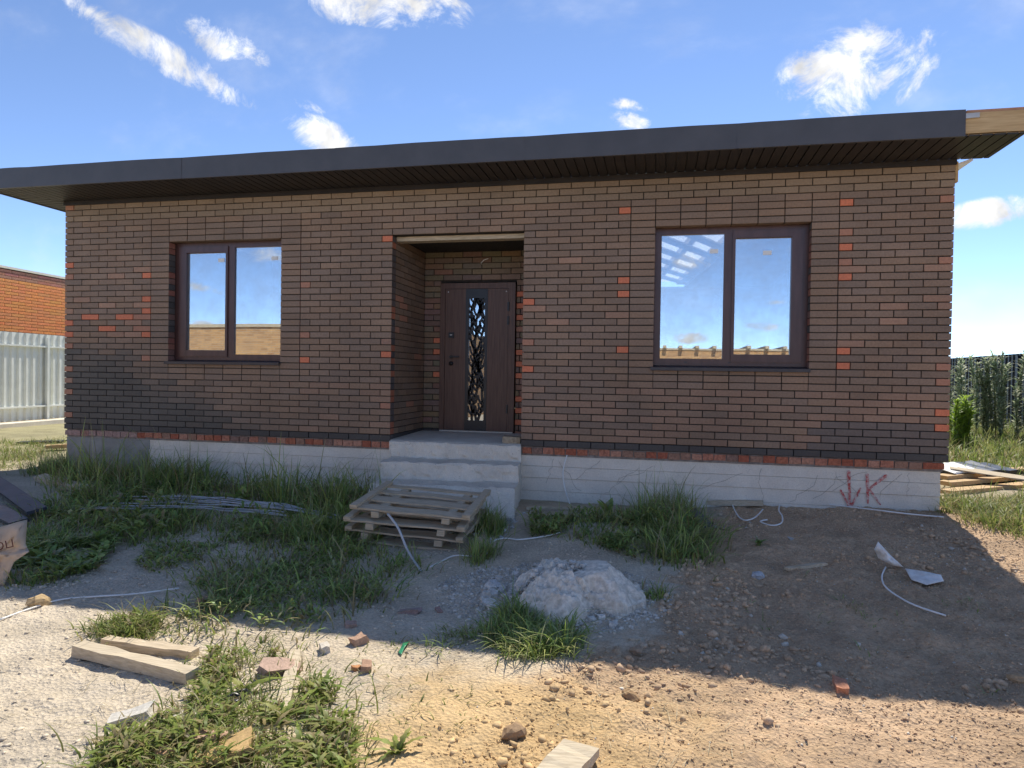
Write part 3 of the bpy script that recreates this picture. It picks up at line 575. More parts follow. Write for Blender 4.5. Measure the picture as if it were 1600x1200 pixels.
# graffiti: a down arrow and a K sprayed on the plinth
def PW(x, y): d_ = ray(x, y); t_ = (.03 - CAM[1]) / d_[1]; q_ = CAM + t_ * d_; return (q_[0], q_[2])
for k, (p0, p1, w0_, w1_) in enumerate((((1326, 735), (1328, 790), .020, .011), ((1313, 765), (1327, 791), .010, .014), ((1345, 762), (1330, 791), .010, .013), ((1355, 740), (1356, 787), .018, .010), ((1386, 742), (1359, 763), .017, .011), ((1358, 764), (1376, 789), .012, .008))):
    q0, q1 = PW(*p0), PW(*p1); n = 18; vs = []; yy_ = .0300 - .0004 * k
    dx, dz = q1[0] - q0[0], q1[1] - q0[1]; l_ = math.hypot(dx, dz); nx_, nz_ = -dz / l_, dx / l_
    for i in range(n + 1):
        t0 = i / n; ww = (w0_ + (w1_ - w0_) * t0) * rb.uniform(.72, 1.12) * (.6 if i in (0, n) else 1); px, pz = q0[0] + dx * t0, q0[1] + dz * t0
        vs += [(px - nx_ * ww, yy_, pz - nz_ * ww), (px + nx_ * ww, yy_, pz + nz_ * ww)]
    g = MB(); g.add(vs, [(2 * i, 2 * i + 2, 2 * i + 3, 2 * i + 1) for i in range(n)]); g.build('paint_stroke', MAT['redpaint'], plinth)

# ---------------------------------------------------------------- concrete steps and the things on them
st = bmesh.new()
prof = []   # skewed treads measured from the photo
top = [(4.56, 6.115), (4.66, 6.17), (4.69, 6.205), (4.74, 6.28)]
def step_mesh():
    me_ = bpy.data.meshes.new('concrete_steps'); bm = bmesh.new()
    rows = []   # cross-section from back of landing to the ground
    sec = [((4.551, 6.109, 1.1), .045), ((4.553, 6.112, .02), .02), ((4.56, 6.118, -.045), .004), ((4.57, 6.125, -.055), -.02), ((4.60, 6.13, -.075), -.15), ((4.61, 6.135, -.085), -.165),
           ((4.63, 6.15, -.33), -.172), ((4.635, 6.155, -.345), -.19), ((4.66, 6.17, -.37), -.325), ((4.665, 6.172, -.385), -.345), ((4.69, 6.195, -.70), -.358), ((4.695, 6.20, -.72), -.38), ((4.70, 6.24, -.90), -.60), ((4.70, 6.26, -1.0), -1.0)]
    n = 110; grid = []; fine_ = []
    for q0, q1 in zip(sec[:-1], sec[1:]):
        m_ = max(1, int(math.hypot(q1[0][2] - q0[0][2], q1[1] - q0[1]) / .035)); m_ = min(m_, 9)
        for k_ in range(m_): f_ = k_ / m_; fine_.append((tuple(q0[0][j] + (q1[0][j] - q0[0][j]) * f_ for j in range(3)), q0[1] + (q1[1] - q0[1]) * f_))
    fine_.append(sec[-1])
    for (xa, xb, y_), z_ in fine_:
        row = []; _xx = xa + (xb - xa) * np.arange(n + 1) / n; _nz = fbm(_xx * 14 + y_ * 9, np.full(n + 1, z_ * 22 + y_ * 13), 4); _ch = fbm(_xx * 3.5, np.full(n + 1, z_ * 7.0), 2)
        for i in range(n + 1):
            f_ = i / n; x_ = xa + (xb - xa) * f_; sk = -.14 * (1 - f_) if y_ < -.2 else 0
            nn_ = _nz[i]; edge = (.030 + .03 * max(0, _ch[i])) if y_ < -.03 else .003
            row.append(bm.verts.new((x_, y_ + sk + nn_ * edge * 1.6, z_ + nn_ * edge)))
        grid.append(row)
    for r_ in range(len(grid) - 1):
        for i in range(n): bm.faces.new((grid[r_][i], grid[r_ + 1][i], grid[r_ + 1][i + 1], grid[r_][i + 1]))
    for i_ in (0, n):                                          # cheeks
        lowv = [bm.verts.new((g_[i_].co.x, g_[i_].co.y, -1.05)) for g_ in grid]
        for r_ in range(len(grid) - 1):
            f_ = (grid[r_][i_], lowv[r_], lowv[r_ + 1], grid[r_ + 1][i_]) if i_ == 0 else (grid[r_ + 1][i_], lowv[r_ + 1], lowv[r_], grid[r_][i_])
            bm.faces.new(f_)
    bmesh.ops.recalc_face_normals(bm, faces=bm.faces); bm.to_mesh(me_); bm.free(); return me_
steps = link('concrete_steps', step_mesh(), MAT['concrete2']); tag(steps, 'rough cast concrete steps leading up to the door recess', 'steps')
b_ = MB(); b_.obox((5.985, .12, .055), Vector((1, .05, 0)), Vector((-.05, 1, 0)), Vector((0, 0, 1)), .10, .06, .045, .008, (.36, .29, .20)); o = b_.build('loose_block', MAT['rough_brick']); tag(o, 'dusty yellowish half block standing on the top landing beside the door', 'block')

# ---------------------------------------------------------------- neighbours
DV = Vector((math.sin(math.radians(-5)), math.cos(math.radians(-5)), 0)); NV = Vector((DV.y, -DV.x, 0))   # side boundary runs along DV, NV faces our plot
nb = empty('neighbour_building', (-8.2, 4.0, -.7)); tag(nb, 'orange brick building with pale coping behind the corrugated metal fence', 'building')
core = MB(); O = Vector((0, 0, 0))
core.obox(DV * 3.5 - NV * .2 + Vector((0, 0, 2.0)), DV, NV, Vector((0, 0, 1)), 6.5, .185, 2.0); core.build('wall_core', MAT['mortar'], nb)
bl, bh = .40, .0775; nbv = {}
def nbrick(i, row, ln, c_):
    q_ = MB(); s0 = i; q_.obox((0, 0, 0), DV, NV, Vector((0, 0, 1)), ln / 2 - .006, .02, bh / 2 - .0055, 0, c_); o_ = q_.build('brick', MAT['rough_brick'], nb)
    o_.location = DV * (s0 + ln / 2) + Vector((0, 0, row * bh + bh / 2)); return o_
nvis = 0; rest = MB()
for row in range(0, 51):
    s0 = -3.0 + (.2 if row % 2 else 0)
    for k in range(26):
        s_ = s0 + k * bl; zc = row * bh + bh / 2
        c_ = tuple(v * rb.uniform(.9, 1.08) for v in ((.86, .34, .125) if row < 48 else (.50, .23, .16)))
        wp = Vector((-8.2, 4.0, -.7)) + DV * (s_ + .2) + Vector((0, 0, zc)); cc_ = RR @ (np.array(wp) - CAM); px = 800 + F * cc_[0] / cc_[2]; py = 600 + F * cc_[1] / cc_[2]
        if -25 < px < 112 and py < 530 and nvis < 295: nbrick(s_, row, bl, c_); nvis += 1
        else: rest.obox(DV * (s_ + .2) + Vector((0, 0, zc)), DV, NV, Vector((0, 0, 1)), bl / 2 - .006, .02, bh / 2 - .0055, 0, c_)
o = rest.build('brickwork', MAT['rough_brick'], nb); o['kind'] = 'stuff'
cp = MB(); cp.obox(DV * 3.5 - NV * .18 + Vector((0, 0, 51 * bh + .05)), DV, NV, Vector((0, 0, 1)), 6.6, .225, .03); cp.build('coping', simple('cream_coping', (.78, .72, .58), (.86, .80, .66), 5), nb)
# corrugated fence
fn = empty('corrugated_fence', (-7.0, 4.5, -.46)); tag(fn, 'pale grey corrugated metal fence in front of the orange brick building', 'fence')
fmat = simple('galvanised_sheet', (.70, .71, .64), (.80, .81, .74), 4, .5, .05, .002, .5)
def sheet(s0, s1, z0, z1, parent, mat, pitch=.2, dep=.035):
    q_ = MB(); prof = []; s_ = s0
    while s_ < s1 - .01:
        for ds, d_ in ((0, 0), (.09, 0), (.115, dep), (.175, dep)): prof.append((s_ + ds, d_))
        s_ += pitch
    prof.append((s1, 0)); vs = []
    for ss, dd in prof:
        for z in (z0, z1): vs.append(DV * ss + NV * dd + Vector((0, 0, z)))
    fs = [(2 * i, 2 * i + 2, 2 * i + 3, 2 * i + 1) for i in range(len(prof) - 1)]
    q_.add(vs, fs); o_ = q_.build('sheet', mat, parent); sm_ = o_.modifiers.new('t', 'SOLIDIFY'); sm_.thickness = .002; return o_
for k in range(-4, 8): sheet(k * 1.2, k * 1.2 + 1.198, 0.0, 2.08, fn, fmat)
for z in (.33, 1.78):
    q_ = MB(); q_.obox(DV * 2.4 + NV * .062 + Vector((0, 0, z)), DV, NV, Vector((0, 0, 1)), 7.2, .025, .02); q_.build('rail', fmat, fn)
for k in range(-2, 4):
    q_ = MB(); q_.obox(DV * (k * 2.4 + 1.9) + NV * .07 + Vector((0, 0, .8)), DV, NV, Vector((0, 0, 1)), .03, .03, 1.2); q_.build('post', fmat, fn)
ks = MB(); ks.obox((-6.75, 5.6, -.56), DV, NV, Vector((0, 0, 1)), 6, .16, .10, .01); o = ks.build('fence_footing', MAT['concrete2']); tag(o, 'low concrete footing strip along the corrugated fence', 'footing')
# dark fence on the right
df = empty('dark_fence', (17, 4, -.62)); tag(df, 'tall black profiled metal fence behind the weeds beyond the house corner', 'fence')
dmat = simple('black_sheet', (.008, .009, .013), (.014, .015, .02), 3, .45, .04, .002, .5)
DV, NV = Vector((0, 1, 0)), Vector((-1, 0, 0))
for k in range(-4, 18): sheet(k * 1.2, k * 1.2 + 1.198, 0, 2.2 if k * 1.2 + 4 > 9.4 else 2.34, df, dmat)
for k in range(0, 9):
    q_ = MB(); q_.obox(DV * (k * 2.4 - .6) + NV * .05 + Vector((0, 0, 1.05)), DV, NV, Vector((0, 0, 1)), .04, .03, 1.1); q_.build('post', dmat, df)
# the unfinished brick shells across the plot, mirrored in the windows
shell_m, t, bb = newmat('sandy_brickwork'); bt = N(t, 'ShaderNodeTexBrick', inp={'Color1': (.62, .36, .15, 1), 'Color2': (.42, .22, .09, 1), 'Mortar': (.46, .36, .25, 1), 'Scale': 1.0, 'Brick Width': .26, 'Row Height': .075, 'Mortar Size': .008})
tcn = N(t, 'ShaderNodeTexCoord'); mp = N(t, 'ShaderNodeMapping'); mp.inputs['Rotation'].default_value = (math.radians(90), 0, 0); t.links.new(tcn.outputs['Object'], mp.inputs[0]); t.links.new(mp.outputs[0], bt.inputs['Vector']); t.links.new(bt.outputs['Color'], bb.inputs['Base Color']); bb.inputs['Roughness'].default_value = .95
def shell(x0, x1, yf, h, label, rafters):
    e = empty('brick_shell', ((x0 + x1) / 2, yf, -.75)); tag(e, label, 'building'); hw = (x1 - x0) / 2
    q_ = MB(); q_.box(-hw, hw, -.4, 0, 0, h); q_.box(-hw, -hw + .4, -8, -.4, 0, h); q_.box(hw - .4, hw, -8, -.4, 0, h); q_.box(-hw + .4, hw - .4, -8, -7.6, 0, h); q_.build('wall', shell_m, e)
    q_ = MB(); q_.box(-hw - .1, hw + .1, -.45, .05, h, h + .1); q_.build('ring_beam', MAT['palewood'], e)
    if rafters:
        for k in range(int((x1 - x0) / .9)):
            q_ = MB(); q_.box(-hw + .3 + k * .9, -hw + .5 + k * .9, -8, .35, h + .1, h + .24); q_.build('rafter', MAT['palewood'], e)
shell(-14, 1.0, -12.2, 3.0, 'roofless sandy brick building across the plot, mirrored in the window left of the door', False)
shell(3, 40, -31, 3.12, 'long sandy brick building with bare rafter ends, mirrored in the window right of the door', True)

# ---------------------------------------------------------------- loose things on the ground
def plank(name, label, cat, a, b2, wd_, th_, mat, lift=0.0, roll=0.0, group=None, jit=.004, up=False):
    a, b2 = Vector(a), Vector(b2); d_ = (b2 - a).normalized(); side = d_.cross(Vector((0, 0, 1))).normalized(); n_ = side.cross(d_)
    rm = Matrix.Rotation(roll, 3, d_); side, n_ = rm @ side, rm @ n_
    base = (a + b2) / 2; o_ = empty(name, base); q_ = MB(); seg = 7; L_ = (b2 - a).length
    for i in range(seg + 1):
        s_ = -L_ / 2 + L_ * i / seg; jw = [random.uniform(-jit, jit) for _ in range(4)]
        for j_, (u_, v_) in enumerate(((-1, -1), (1, -1), (1, 1), (-1, 1))):
            q_.v.append(tuple(d_ * s_ + side * (u_ * wd_ / 2 + jw[j_]) + n_ * (v_ * th_ / 2 + jw[(j_ + 1) % 4]) + Vector((0, 0, th_ / 2 + lift))))
    for i in range(seg):
        for j_ in range(4): q_.f.append([i * 4 + j_, i * 4 + (j_ + 1) % 4, i * 4 + 4 + (j_ + 1) % 4, i * 4 + 4 + j_])
    q_.f += [[3, 2, 1, 0], [seg * 4, seg * 4 + 1, seg * 4 + 2, seg * 4 + 3]]; q_.c = [None] * len(q_.f); q_.sm = [False] * len(q_.f); q_.m = [0] * len(q_.f)
    bpy.data.objects.remove(o_); o_ = q_.build(name, mat); o_.location = base; tag(o_, label, cat, group); return o_
def chunk(name, label, cat, p, size, col, mat='stone', flat=.6, group=None, seed=None, angular=True, sink=.25, rot=None):
    rs = random.Random(seed if seed is not None else hash(label) % 999); bm = bmesh.new()
    if angular:
        bmesh.ops.create_cube(bm, size=1.0); bmesh.ops.subdivide_edges(bm, edges=bm.edges, cuts=1, use_grid_fill=True)
    else: bmesh.ops.create_icosphere(bm, subdivisions=2, radius=.55)
    for v in bm.verts: v.co += Vector([rs.uniform(-.11, .11) for _ in range(3)])
    sx, sy, sz = (size if isinstance(size, (tuple, list)) else (size, size * rs.uniform(.6, .9), size * flat))
    me_ = bpy.data.meshes.new(name); bmesh.ops.scale(bm, vec=(sx, sy, sz), verts=bm.verts); bm.to_mesh(me_); bm.free()
    ca_ = me_.color_attributes.new('col', 'FLOAT_COLOR', 'POINT'); ca_.data.foreach_set('color', list((*col, 1.0)) * len(me_.vertices))
    o_ = link(name, me_, MAT[mat]); o_.location = Vector(p) + Vector((0, 0, sz * (.5 - sink))); o_.rotation_euler = rot or (rs.uniform(-.2, .2), rs.uniform(-.2, .2), rs.uniform(0, 6)); tag(o_, label, cat, group); return o_
# pallets
PB = Vector((5.54, -1.57, 0))
def pallet(z, ang, dx, dy, label, wids):
    e = empty('pallet', (PB.x + dx, PB.y + dy, z)); e.rotation_euler = (math.radians(3.8), math.radians(2.6), ang); tag(e, label, 'pallet', 'pallets stacked in front of the steps')
    for sx in (-.31, .31):
        q_ = MB(); q_.obox((sx + random.uniform(-.03, .03), -.01, .024), Vector((0, 1, 0)), Vector((1, 0, 0)), Vector((0, 0, 1)), .46, .033, .024, .003); q_.build('bearer', MAT['oldwood'], e)
    y_ = -.45; gap = (.90 - sum(wids)) / (len(wids) - 1)
    for k, wd2 in enumerate(wids):
        q_ = MB(); n = 10; zt = .0485
        for i in range(n + 1):
            x_ = -.525 + 1.05 * i / n; jw = random.uniform(-.006, .006); zz = zt + .003 * math.sin(i * 1.1 + k) + random.uniform(0, .002)
            q_.v += [(x_, y_ + jw, zz), (x_, y_ + wd2 + jw * .5, zz), (x_, y_ + wd2 + jw * .5, zz + .015), (x_, y_ + jw, zz + .015)]
        for i in range(n):
            for j_ in range(4): q_.f.append([i * 4 + (j_ + 1) % 4, i * 4 + j_, i * 4 + 4 + j_, i * 4 + 4 + (j_ + 1) % 4])
        q_.f += [[0, 1, 2, 3], [n * 4 + 3, n * 4 + 2, n * 4 + 1, n * 4]]; q_.c = [None] * len(q_.f); q_.sm = [False] * len(q_.f); q_.m = [0] * len(q_.f)
        q_.build('deck_board', MAT['oldwood'], e); y_ += wd2 + gap
    for sx in (-.49, .49):
        q_ = MB(); q_.obox((sx, random.uniform(-.01, .01), .0665 + .014), Vector((0, 1, 0)), Vector((1, 0, 0)), Vector((0, 0, 1)), .47, .032, .0135, .003); q_.build('batten', MAT['oldwood'], e)
zg = -.415
pallet(zg, math.radians(3.5), 0, 0, 'top pallet of the stack in front of the steps, its whole deck bare', (.15, .15, .11, .08))
pallet(zg - .097, math.radians(5), -.05, -.03, 'second pallet from the top of the stack in front of the steps', (.17, .13, .12, .09))
pallet(zg - .194, math.radians(2.5), -.05, .02, 'third pallet from the top of the stack in front of the steps', (.15, .14, .12, .09))
pallet(zg - .291, math.radians(4), .06, .04, 'lowest pallet of the stack in front of the steps, half hidden in grass', (.14, .15, .12, .09))
# rubble heap
RC = G(898, 935)
def heap():
    n = 130; lin = np.linspace(-1, 1, n + 1); u, v = np.meshgrid(lin, lin); ang = np.arctan2(v, u); rim = 1 + .18 * np.sin(3 * ang + 1) + .1 * np.sin(7 * ang)
    r_ = np.hypot(u, v) / (rim * .80); X, Y = RC.x + u * .56, RC.y + v * .50
    h_ = np.maximum(0, 1 - r_) ** .62 * .23 * (1 + .25 * np.sin(u * 3 + 1)); nf = fbm(X * 5, Y * 5, 4); n2_ = fbm(X * 17, Y * 17, 4); n3_ = np.abs(fbm(X * 9 + 4, Y * 9, 3))
    sp_ = np.maximum(0, 1 - np.hypot(u - .38, v + .05) / .55); edge = np.clip((1.15 - r_) * 4, 0, 1)
    h_ = h_ + (nf * .22 + n2_ * .10 * (1 - sp_) - n3_ * .10 * (1 - sp_)) * edge
    slab_ = .19 + .06 * (u + .3) + nf * .05 + n2_ * .012; h_ = np.where(sp_ > .15, np.minimum(h_ + .05, slab_), h_)
    z = hz(X, Y) - RC.z + h_ - np.where(r_ > 1.05, .05, 0)
    V = np.stack([u * .56, v * .50, z], -1).reshape(-1, 3); ii_ = np.arange((n + 1) ** 2).reshape(n + 1, n + 1)
    Q = np.stack([ii_[:-1, :-1], ii_[:-1, 1:], ii_[1:, 1:], ii_[1:, :-1]], -1).reshape(-1, 4)
    me_ = bpy.data.meshes.new('mound'); me_.from_pydata(V.tolist(), [], Q.tolist()); me_.update(); return me_
hp = empty('rubble_heap', RC); tag(hp, 'heap of crumbled white concrete rubble in front of the steps', 'rubble heap')
link('mound', heap(), MAT['rubble'], hp)
for k in range(90):
    u, v = random.uniform(-.60, .34), random.uniform(-.42, .36); s_ = random.choice([.025, .035, .045, .06]) * random.uniform(.7, 1.3)
    X, Y = RC.x + u, RC.y + v; c_ = random.uniform(.48, .76); r_ = math.hypot(u / .50, v / .44)
    o_ = chunk('chunk', None, None, (0, 0, 0), s_, (c_, c_ * .95, c_ * .86), seed=k); o_.parent = hp; o_.location = (u, v, hz1(X, Y) - RC.z + max(0, 1 - r_ / .85) ** .62 * .24 + .006)
# planks, boards and rods
plank('timber_beam', 'squared pale timber lying in the sun on the gravel, the longer of two', 'timber', G(122, 1022), G(300, 1066), .075, .06, MAT['palewood'])
plank('timber_beam', 'shorter darker board behind the squared pale timber on the gravel', 'timber', G(165, 1008), G(305, 1028), .07, .045, MAT['oldwood'])
plank('wood_strip', 'split pale wooden strip lying in the weeds beside the ribbed brick', 'wood strip', G(462, 1026), G(438, 1128), .055, .022, MAT['palewood'], .015)
plank('wood_board', 'pale sawn board end lying in the sun on the sand', 'board', G(908, 1178), G(862, 1232), .16, .035, MAT['palewood'], .01, .05)
plank('wood_board', 'pale board lying along the foot of the white plinth under the cable loops', 'board', G(1095, 791), G(1192, 793), .09, .05, MAT['palewood'], .02)
plank('wood_board', 'thin grey board on the ground beside the steps', 'board', G(822, 797), G(912, 797), .07, .03, MAT['oldwood'], .01)
plank('metal_offcut', 'dark metal profile offcut at the edge of the grass', 'metal offcut', G(1082, 802), G(1106, 826), .085, .03, simple('blue_grey_steel', (.10, .115, .14), (.15, .165, .19), 6, .5), .01, .3)
plank('wood_scrap', 'grey weathered wood scrap lying flat on the brown earth', 'wood scrap', G(1228, 893), G(1290, 884), .045, .02, MAT['oldwood'], .008)
plank('log_board', 'long bark-edged board in the grass by the grey rendered plinth corner', 'board', G(62, 752), G(190, 786), .13, .06, MAT['oldwood'], .02, .2)
plank('dark_plank', 'wide black metal plank leaning across the grass at the paper sack', 'metal plank', G(58, 808, .05), G(-70, 715, .05), .16, .03, simple('dark_steel', (.045, .05, .065), (.075, .08, .095), 5, .5), .05, -.2)
plank('dark_plank', 'narrower black metal plank lying below the wide one at the paper sack', 'metal plank', G(30, 822), G(-80, 765), .16, .03, MAT['foil'], .02, -.15)
plank('scrap_wood', 'pale plank scrap lying in the grass above the plastic rods', 'wood scrap', G(505, 771, .02), G(528, 779, .02), .10, .03, MAT['oldwood'], .03)
ra, rc_ = G(150, 792), G(560, 826)
rr_ = random.Random(4)
for k in range(12):
    q_ = MB(); off = rr_.uniform(-.30, .24); st_ = rr_.uniform(0, .25); en = rr_.uniform(.65, 1.0); pts = []
    for i in range(13):
        f_ = st_ + (en - st_) * i / 12; b0 = ra.lerp(rc_, f_); yy_ = off * (1.3 - f_) + .08 * math.sin(f_ * 5 + k) * .4 + .07 * math.sin(f_ * 3.1)
        X, Y = b0.x, b0.y + yy_; pts.append((X, Y, hz1(X, Y) + .05 + .06 * math.sin(f_ * math.pi) + .006 * (k % 4)))
    q_.tube(pts, .0065, 5); o_ = q_.build('plastic_rod', MAT['greyrod']); tag(o_, 'thin grey rod in the loose bundle lying in the grass before the plinth', 'rod', 'loose bundle of grey rods')
def cable(name, label, pix, r_, mat, lift=.012, cat='cable', pts3=None):
    P3 = [Vector(p_) for p_ in pts3] if pts3 else [G(*p_, lift) for p_ in pix]; out = []
    for i in range(len(P3) - 1):
        p0, p1, p2, p3 = P3[max(i - 1, 0)], P3[i], P3[i + 1], P3[min(i + 2, len(P3) - 1)]
        for k_ in range(6):
            t_ = k_ / 6; out.append(.5 * ((2 * p1) + (-p0 + p2) * t_ + (2 * p0 - 5 * p1 + 4 * p2 - p3) * t_ ** 2 + (-p0 + 3 * p1 - 3 * p2 + p3) * t_ ** 3))
    out.append(P3[-1]); q_ = MB(); q_.tube(out, r_, 6); o_ = q_.build(name, mat); tag(o_, label, cat); return o_
def PL(x, y, Y): d_ = ray(x, y); return Vector(CAM + d_ * ((Y - CAM[1]) / d_[1]))
cable('white_cable', 'white cable hanging down the plinth right beside the steps', None, .007, MAT['white'], pts3=[PL(886, 711, .02), PL(880, 735, 0), PL(882, 760, -.02), PL(892, 793, -.06)])
cable('white_cable', 'white cable looping over the pale board at the plinth foot', [(1110, 783), (1124, 776), (1140, 780), (1147, 795), (1155, 808), (1166, 813), (1180, 808), (1192, 796)], .007, MAT['white'], .03)
cable('white_cable', 'white cable running along the plinth under the red paint marks', [(1199, 812), (1188, 815), (1206, 821), (1221, 817), (1222, 806), (1217, 797), (1221, 785), (1235, 783), (1270, 786), (1310, 790), (1370, 797), (1420, 803), (1475, 808)], .007, MAT['white'], .02)
cable('white_cable', 'white cable curling between the pallets and the rubble heap', [(672, 886), (690, 877), (712, 868), (752, 869), (765, 858), (772, 845), (790, 841), (812, 843), (850, 838), (875, 832)], .006, MAT['white'], .02)
cable('white_cable', 'thin white cable trailing over brown earth from the torn plastic bag', [(1384, 886), (1378, 900), (1382, 915), (1400, 930), (1430, 946), (1478, 962)], .006, MAT['white'], .012)
cable('white_strip', 'thin white strip lying across the gravel by the paper sack', [(0, 968), (50, 950), (95, 937), (150, 932), (210, 928), (280, 919)], .006, MAT['white'], .012, 'strip')
cable('grey_hose', 'grey hose slanting off the pallet stack into the grass', None, .010, MAT['greyrod'], cat='hose', pts3=[PL(606, 803, -2.25), PL(622, 825, -2.35), PL(637, 860, -2.42), PL(658, 893, -2.55)])
# sack, bag, small debris
def crumple(name, label, cat, pts, mat, bul, seed, thick=.02):
    """closed crumpled bag: outline points (3D), bulged front and back"""
    rs = np.random.default_rng(seed); P = [Vector(p_) for p_ in pts]; c_ = sum(P, Vector()) / len(P); nrm = Vector(CAM) - c_; nrm.z = abs(nrm.z) + .6; nrm.normalize(); bm = bmesh.new(); m_ = 7
    out = []
    for i in range(len(P)):
        for k_ in range(5): out.append(P[i].lerp(P[(i + 1) % len(P)], k_ / 5))
    nO = len(out)
    for s_ in (1, -1):
        rings = []
        for j in range(m_):
            f_ = j / m_; ring = []
            for p_ in out:
                q_ = p_.lerp(c_, f_); w_ = float(fbm(np.array([q_.x * 16 + seed]), np.array([q_.y * 14 + q_.z * 18]), 4)[0])
                ring.append(bm.verts.new(q_ - c_ + nrm * (s_ * (bul * (math.sqrt(f_ * (2 - f_))) * (1 + 3.0 * w_)) + w_ * bul * 1.6 + (thick * .1 * s_))))
            rings.append(ring)
        cv = bm.verts.new(nrm * s_ * bul)
        for j in range(m_ - 1):
            for i in range(nO): bm.faces.new((rings[j][i], rings[j][(i + 1) % nO], rings[j + 1][(i + 1) % nO], rings[j + 1][i]))
        for i in range(nO): bm.faces.new((rings[-1][i], rings[-1][(i + 1) % nO], cv))
        if s_ == 1: first = rings[0]
        else:
            for i in range(nO): bm.faces.new((first[i], first[(i + 1) % nO], rings[0][(i + 1) % nO], rings[0][i]))
    bmesh.ops.recalc_face_normals(bm, faces=bm.faces); me_ = bpy.data.meshes.new(name); bm.to_mesh(me_); bm.free()
    me_.polygons.foreach_set('use_smooth', np.ones(len(me_.polygons), bool)); o_ = link(name, me_, mat); o_.location = c_; tag(o_, label, cat); return o_, c_, nrm
base = G(8, 918); YS = base.y
def PS(x, y, dy=0): return PL(x, y, YS + dy)
sk, sc_, sn_ = crumple('paper_sack', 'crumpled brown paper cement sack lying among the weeds beside the gravel', 'sack', [PS(43, 811, .25), PS(40, 850, .15), PS(46, 862, .1), PS(22, 878, .05), PS(6, 916), PS(-60, 930), PS(-90, 870, .15), PS(-40, 835, .25)], MAT['sack'], .05, 3)
tcv = bpy.data.curves.new('sack_print', 'FONT'); tcv.body = 'ПОРТЛАНД'; tcv.size = .075; tcv.extrude = .0; tcv.align_x = 'LEFT'
to_ = bpy.data.objects.new('print_tmp', tcv); COL.objects.link(to_); dg = bpy.context.evaluated_depsgraph_get(); tme = bpy.data.meshes.new_from_object(to_.evaluated_get(dg)); bpy.data.objects.remove(to_)
bmt = bmesh.new(); bmt.from_mesh(tme); bmesh.ops.subdivide_edges(bmt, edges=bmt.edges, cuts=1); bmt.to_mesh(tme); bmt.free()
po = link('print', tme, MAT['ink'], sk); tocam = (Vector(CAM) - PS(18, 845, .12)).normalized(); rx = Vector(RR[0]) * -1; rx = (rx - tocam * rx.dot(tocam)).normalized(); rx = Matrix.Rotation(.28, 3, tocam) @ rx; ry = tocam.cross(rx)
mw = Matrix((rx, ry, tocam)).transposed().to_4x4(); mw.translation = PS(21, 842, .10) - sc_ + tocam * .07
po.matrix_basis = mw; tme.transform(Matrix.Identity(4))
crumple('plastic_bag', 'torn white woven plastic bag upright on the brown earth', 'bag', [G(1372, 846, .22), G(1366, 858, .16), G(1372, 872, .07), G(1395, 884, .03), G(1412, 886, .02), G(1392, 868, .10)], MAT['plastic_bag'], .035, 5)
crumple('plastic_bag', 'flattened white plastic bag scrap at the end of the torn bag', 'bag', [G(1414, 888, .02), G(1424, 906, .02), G(1448, 914, .02), G(1475, 908, .03), G(1470, 898, .04), G(1440, 892, .04)], MAT['plastic_bag'], .012, 8)
crumple('black_foil', 'scrap of black plastic foil in the sunlit weeds', 'foil', [G(345, 1095, .02), G(362, 1082, .05), G(385, 1075, .05), G(395, 1082, .02), G(370, 1100, .01)], MAT['foil'], .03, 12)
crumple('green_shard', 'green plastic bottle shard on pale sand', 'shard', [G(622, 1020, .01), G(630, 1004, .02), G(640, 1002, .02), G(632, 1012, .02), G(627, 1024, .01)], MAT['green'], .012, 15)
BR = (.40, .19, .12); PK = (.42, .27, .21)
